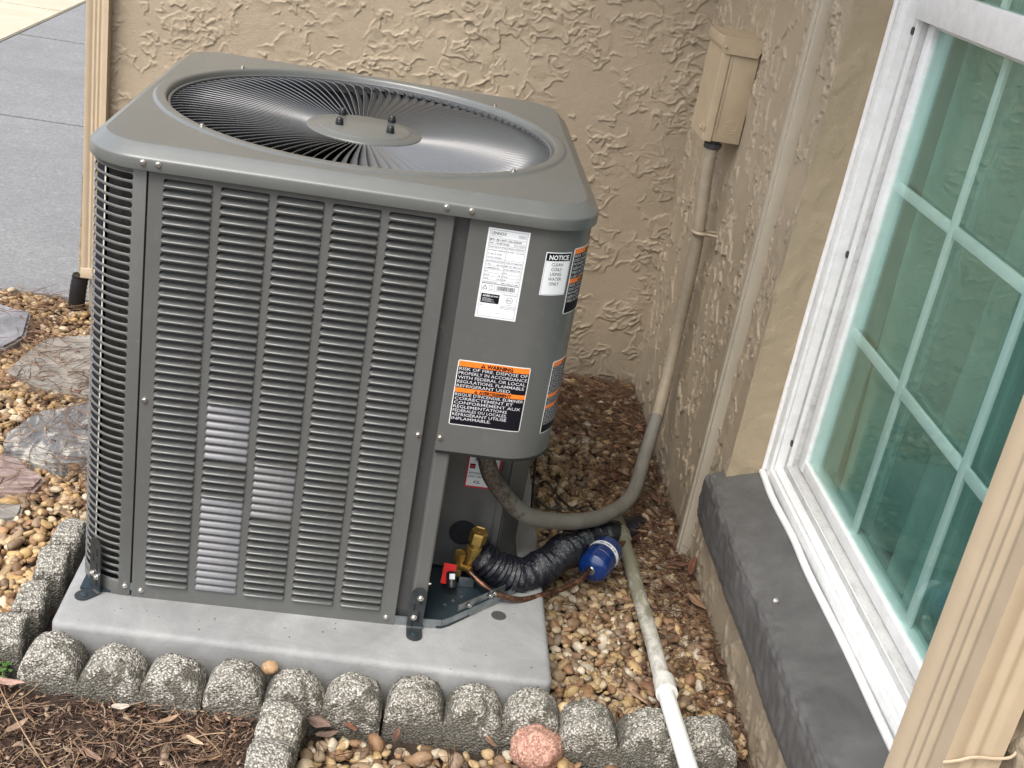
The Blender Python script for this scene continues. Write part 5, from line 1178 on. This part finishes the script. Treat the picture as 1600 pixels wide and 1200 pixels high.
def chips(name, N, region, zf, size, cols, label, seed, dens=None):
    r = np.random.default_rng(seed); x0, x1, y0, y1 = region; Vs = []; Fs = []; Cs = []; off = 0; n = 0; tr_ = 0
    while n < N and tr_ < N * 9:
        tr_ += 1; x = r.uniform(x0, x1); y = r.uniform(y0, y1)
        if blocked(x, y) or (dens and r.random() > dens(x, y)): continue
        n += 1; s = size * math.exp(r.normal(0, .35)); k = 6; ang = np.sort(r.uniform(0, 2 * PI, k)); ax = r.uniform(.3, .6)
        base = np.stack([np.cos(ang) * s, np.sin(ang) * s * ax, .12 * s * r.normal(size=k)], 1)
        th = np.array([0, 0, s * .10 + .0006]); P_ = np.concatenate([base, base + th])
        Rm = np.array(Matrix.Rotation(r.uniform(0, 6.28), 3, 'Z') @ Matrix.Rotation(r.normal(0, .35), 3, 'X')); P_ = P_ @ Rm.T + np.array([x, y, zf(x, y) + r.uniform(0, .008)])
        F_ = [(q, (q + 1) % k, k + (q + 1) % k, k + q) for q in range(k)] + [(k, k + 1, k + 2, k + 3), (k, k + 3, k + 4, k + 5), (3, 2, 1, 0), (5, 4, 3, 0)]
        Vs.append(P_); Fs.append(np.array(F_) + off); off += len(P_); Cs.append(np.repeat((np.array(cols[r.integers(len(cols))]) * r.uniform(.7, 1.25))[None], len(P_), 0))
    me = np_mesh(name, np.concatenate(Vs), np.concatenate(Fs)); colour_attr(me, np.concatenate(Cs)); o = link(name, me, M['needle']); return tag(o, label, 'leaf litter', None, 'stuff')
chips('bark_chips', 2600, (-.55, .228, -.75, -.158), MZ, .0070, MC, 'small bark chips mixed in the front left mulch', 41)
chips('leaf_litter', 240, (.80, .985, -.12, 1.2), lambda x, y: ZG + .020, .011, [(.12, .06, .04), (.19, .10, .06), (.26, .17, .11)], 'broken brown leaf bits along the right wall', 42)
chips('leaf_litter', 200, (-.55, -.17, .42, 1.3), lambda x, y: -.068, .009, [(.12, .06, .04), (.22, .12, .08), (.34, .24, .16)], 'broken brown leaf bits among the left flagstones', 43)

# individual dead leaves
def leaf(x, y, z, L, Wd, rot, tilt, col, label, curl=.3):
    n_, m_ = 9, 5; V = []
    for i in range(n_):
        t = i / (n_ - 1); wd = Wd * math.sin(PI * min(1, t * .92 + .06)) ** .8 * (1 - .25 * t)
        for j in range(m_): u = (j / (m_ - 1) - .5) * 2; V.append(((t - .5) * L, u * wd / 2, curl * L * ((t - .5) ** 2) + .35 * abs(u) * wd * .5 * (1 + .4 * math.sin(t * 9))))
    V += [(a, b, c - .0006) for a, b, c in V]; F = grid_faces(n_, m_) + [f[::-1] for f in grid_faces(n_, m_, off=n_ * m_)]; k = n_ * m_
    for i in range(n_ - 1): F += [(i * m_, i * m_ + k, (i + 1) * m_ + k, (i + 1) * m_), (i * m_ + m_ - 1, (i + 1) * m_ + m_ - 1, (i + 1) * m_ + m_ - 1 + k, i * m_ + m_ - 1 + k)]
    o = link('dead_leaf', mesh('dead_leaf', V, F), flat('leaf_brown', col, .55, 0, .35, 160), None, True); o.location = (x, y, z); o.rotation_euler = (tilt[0], tilt[1], rot); tag(o, label, 'leaf', 'dead leaves'); return o
LV = [
 (.975, .345, -.040, .055, .018, 1.2, (.5, -.2), (.15, .065, .04), 'reddish brown curled leaf leaning on the right wall below the sill end'),
 (.955, .365, -.052, .050, .017, .4, (.1, .2), (.11, .055, .04), 'dark brown leaf lying under the reddish leaf near the raceway foot'),
 (.968, .240, -.052, .048, .020, -.9, (0, .1), (.20, .12, .07), 'tan brown leaf on the pebbles below the middle of the sill'),
 (.925, .300, -.056, .044, .016, 2.1, (.15, 0), (.13, .07, .045), 'dark leaf between the drain pipe and the right wall'),
 (.905, .12, -.056, .042, .017, .9, (0, .2), (.16, .09, .055), 'brown leaf beside the stained stretch of drain pipe'),
 (.960, .02, -.054, .046, .016, 2.6, (.2, 0), (.14, .08, .05), 'brown leaf among needles at the right wall foot'),
 (.950, .62, -.056, .050, .018, 1.8, (.1, .1), (.12, .06, .045), 'dark purple-brown leaf at the foot of the conduit loop'),
 (.80, .90, -.060, .046, .018, .3, (0, .1), (.15, .08, .05), 'brown leaf on the gravel near the back corner'),
 (.317, -.190, -.050, .040, .026, -.6, (.1, -.2), (.20, .135, .105), 'grey-brown folded leaf by the cross block'),
 (.330, -.205, -.056, .036, .018, .5, (-.1, .1), (.15, .10, .08), 'small dark leaf under the folded one by the cross block'),
 (.360, -.182, -.054, .034, .014, 2.2, (.2, 0), (.19, .08, .05), 'rusty leaf against the edging in the front gravel'),
 (.43, -.195, -.052, .030, .012, 1.3, (.3, 0), (.13, .07, .05), 'narrow brown leaf standing among front pebbles below the block joint'),
 (.57, -.190, -.052, .032, .013, 2.0, (.2, .1), (.20, .12, .08), 'brown leaf left of the pink rock'),
 (.105, -.215, -.048, .036, .010, .8, (0, .1), (.34, .22, .14), 'light brown pointed leaf on the mulch under the left edging'),
 (.035, -.200, -.046, .026, .012, .2, (.2, 0), (.42, .36, .30), 'pale grey leaf on the mulch near the left edging'),
 (-.13, -.175, -.044, .045, .016, .1, (0, .1), (.38, .24, .19), 'pinkish flat leaf by the weed at the lower left'),
 (-.09, -.26, -.046, .040, .013, 1.1, (0, .1), (.28, .19, .13), 'light brown leaf in the middle of the mulch bed'),
 (.15, -.255, -.046, .030, .009, -.5, (.1, 0), (.42, .30, .20), 'small straw-coloured leaf near the cross block on the mulch'),
 (.02, -.30, -.046, .038, .012, 2.5, (.1, 0), (.22, .14, .10), 'brown leaf low in the mulch bed'),
 (-.18, -.30, -.046, .040, .014, 2.9, (.1, 0), (.30, .22, .16), 'tan leaf at the lower left corner of the mulch'),
]
for a in LV: leaf(a[0], a[1], a[2], a[3], a[4], a[5], a[6], a[7], a[8])
# little weeds
def weed(name, x, y, z, R_, n_, seed, label):
    r = random.Random(seed); V = []; F = []
    for _ in range(n_):
        a = r.uniform(0, 6.28); d = r.uniform(0, R_); px, py = x + d * math.cos(a), y + d * math.sin(a); h = z + r.uniform(.002, .014) * (1 - d / R_ * .6); s = r.uniform(.0025, .005); b = r.uniform(0, 6.28); tl = r.uniform(-.5, .5); k = len(V)
        for q in range(5): t = b + q * 2 * PI / 5; V.append((px + s * math.cos(t) * (1.5 if q == 0 else 1), py + s * math.sin(t) * (1.5 if q == 0 else 1), h + tl * s * math.cos(t)))
        V += [(vx, vy, vz - .0004) for vx, vy, vz in V[k:k + 5]]
        F += [tuple(range(k, k + 5)), tuple(range(k + 9, k + 4, -1))] + [(k + q, k + 5 + q, k + 5 + (q + 1) % 5, k + (q + 1) % 5) for q in range(5)]
    o = link(name, mesh(name, V, F), M['moss']); return tag(o, label, 'weed')
weed('weed', -.172, -.137, -.058, .034, 230, 1, 'small green clover-like weed at the left picture edge by the edging')
weed('weed', .782, -.226, -.062, .015, 70, 2, 'tiny green moss sprig at the foot of the right edging block')
weed('weed', .545, -.262, -.066, .012, 30, 3, 'tiny green sprout among the front pebbles left of the pink rock')
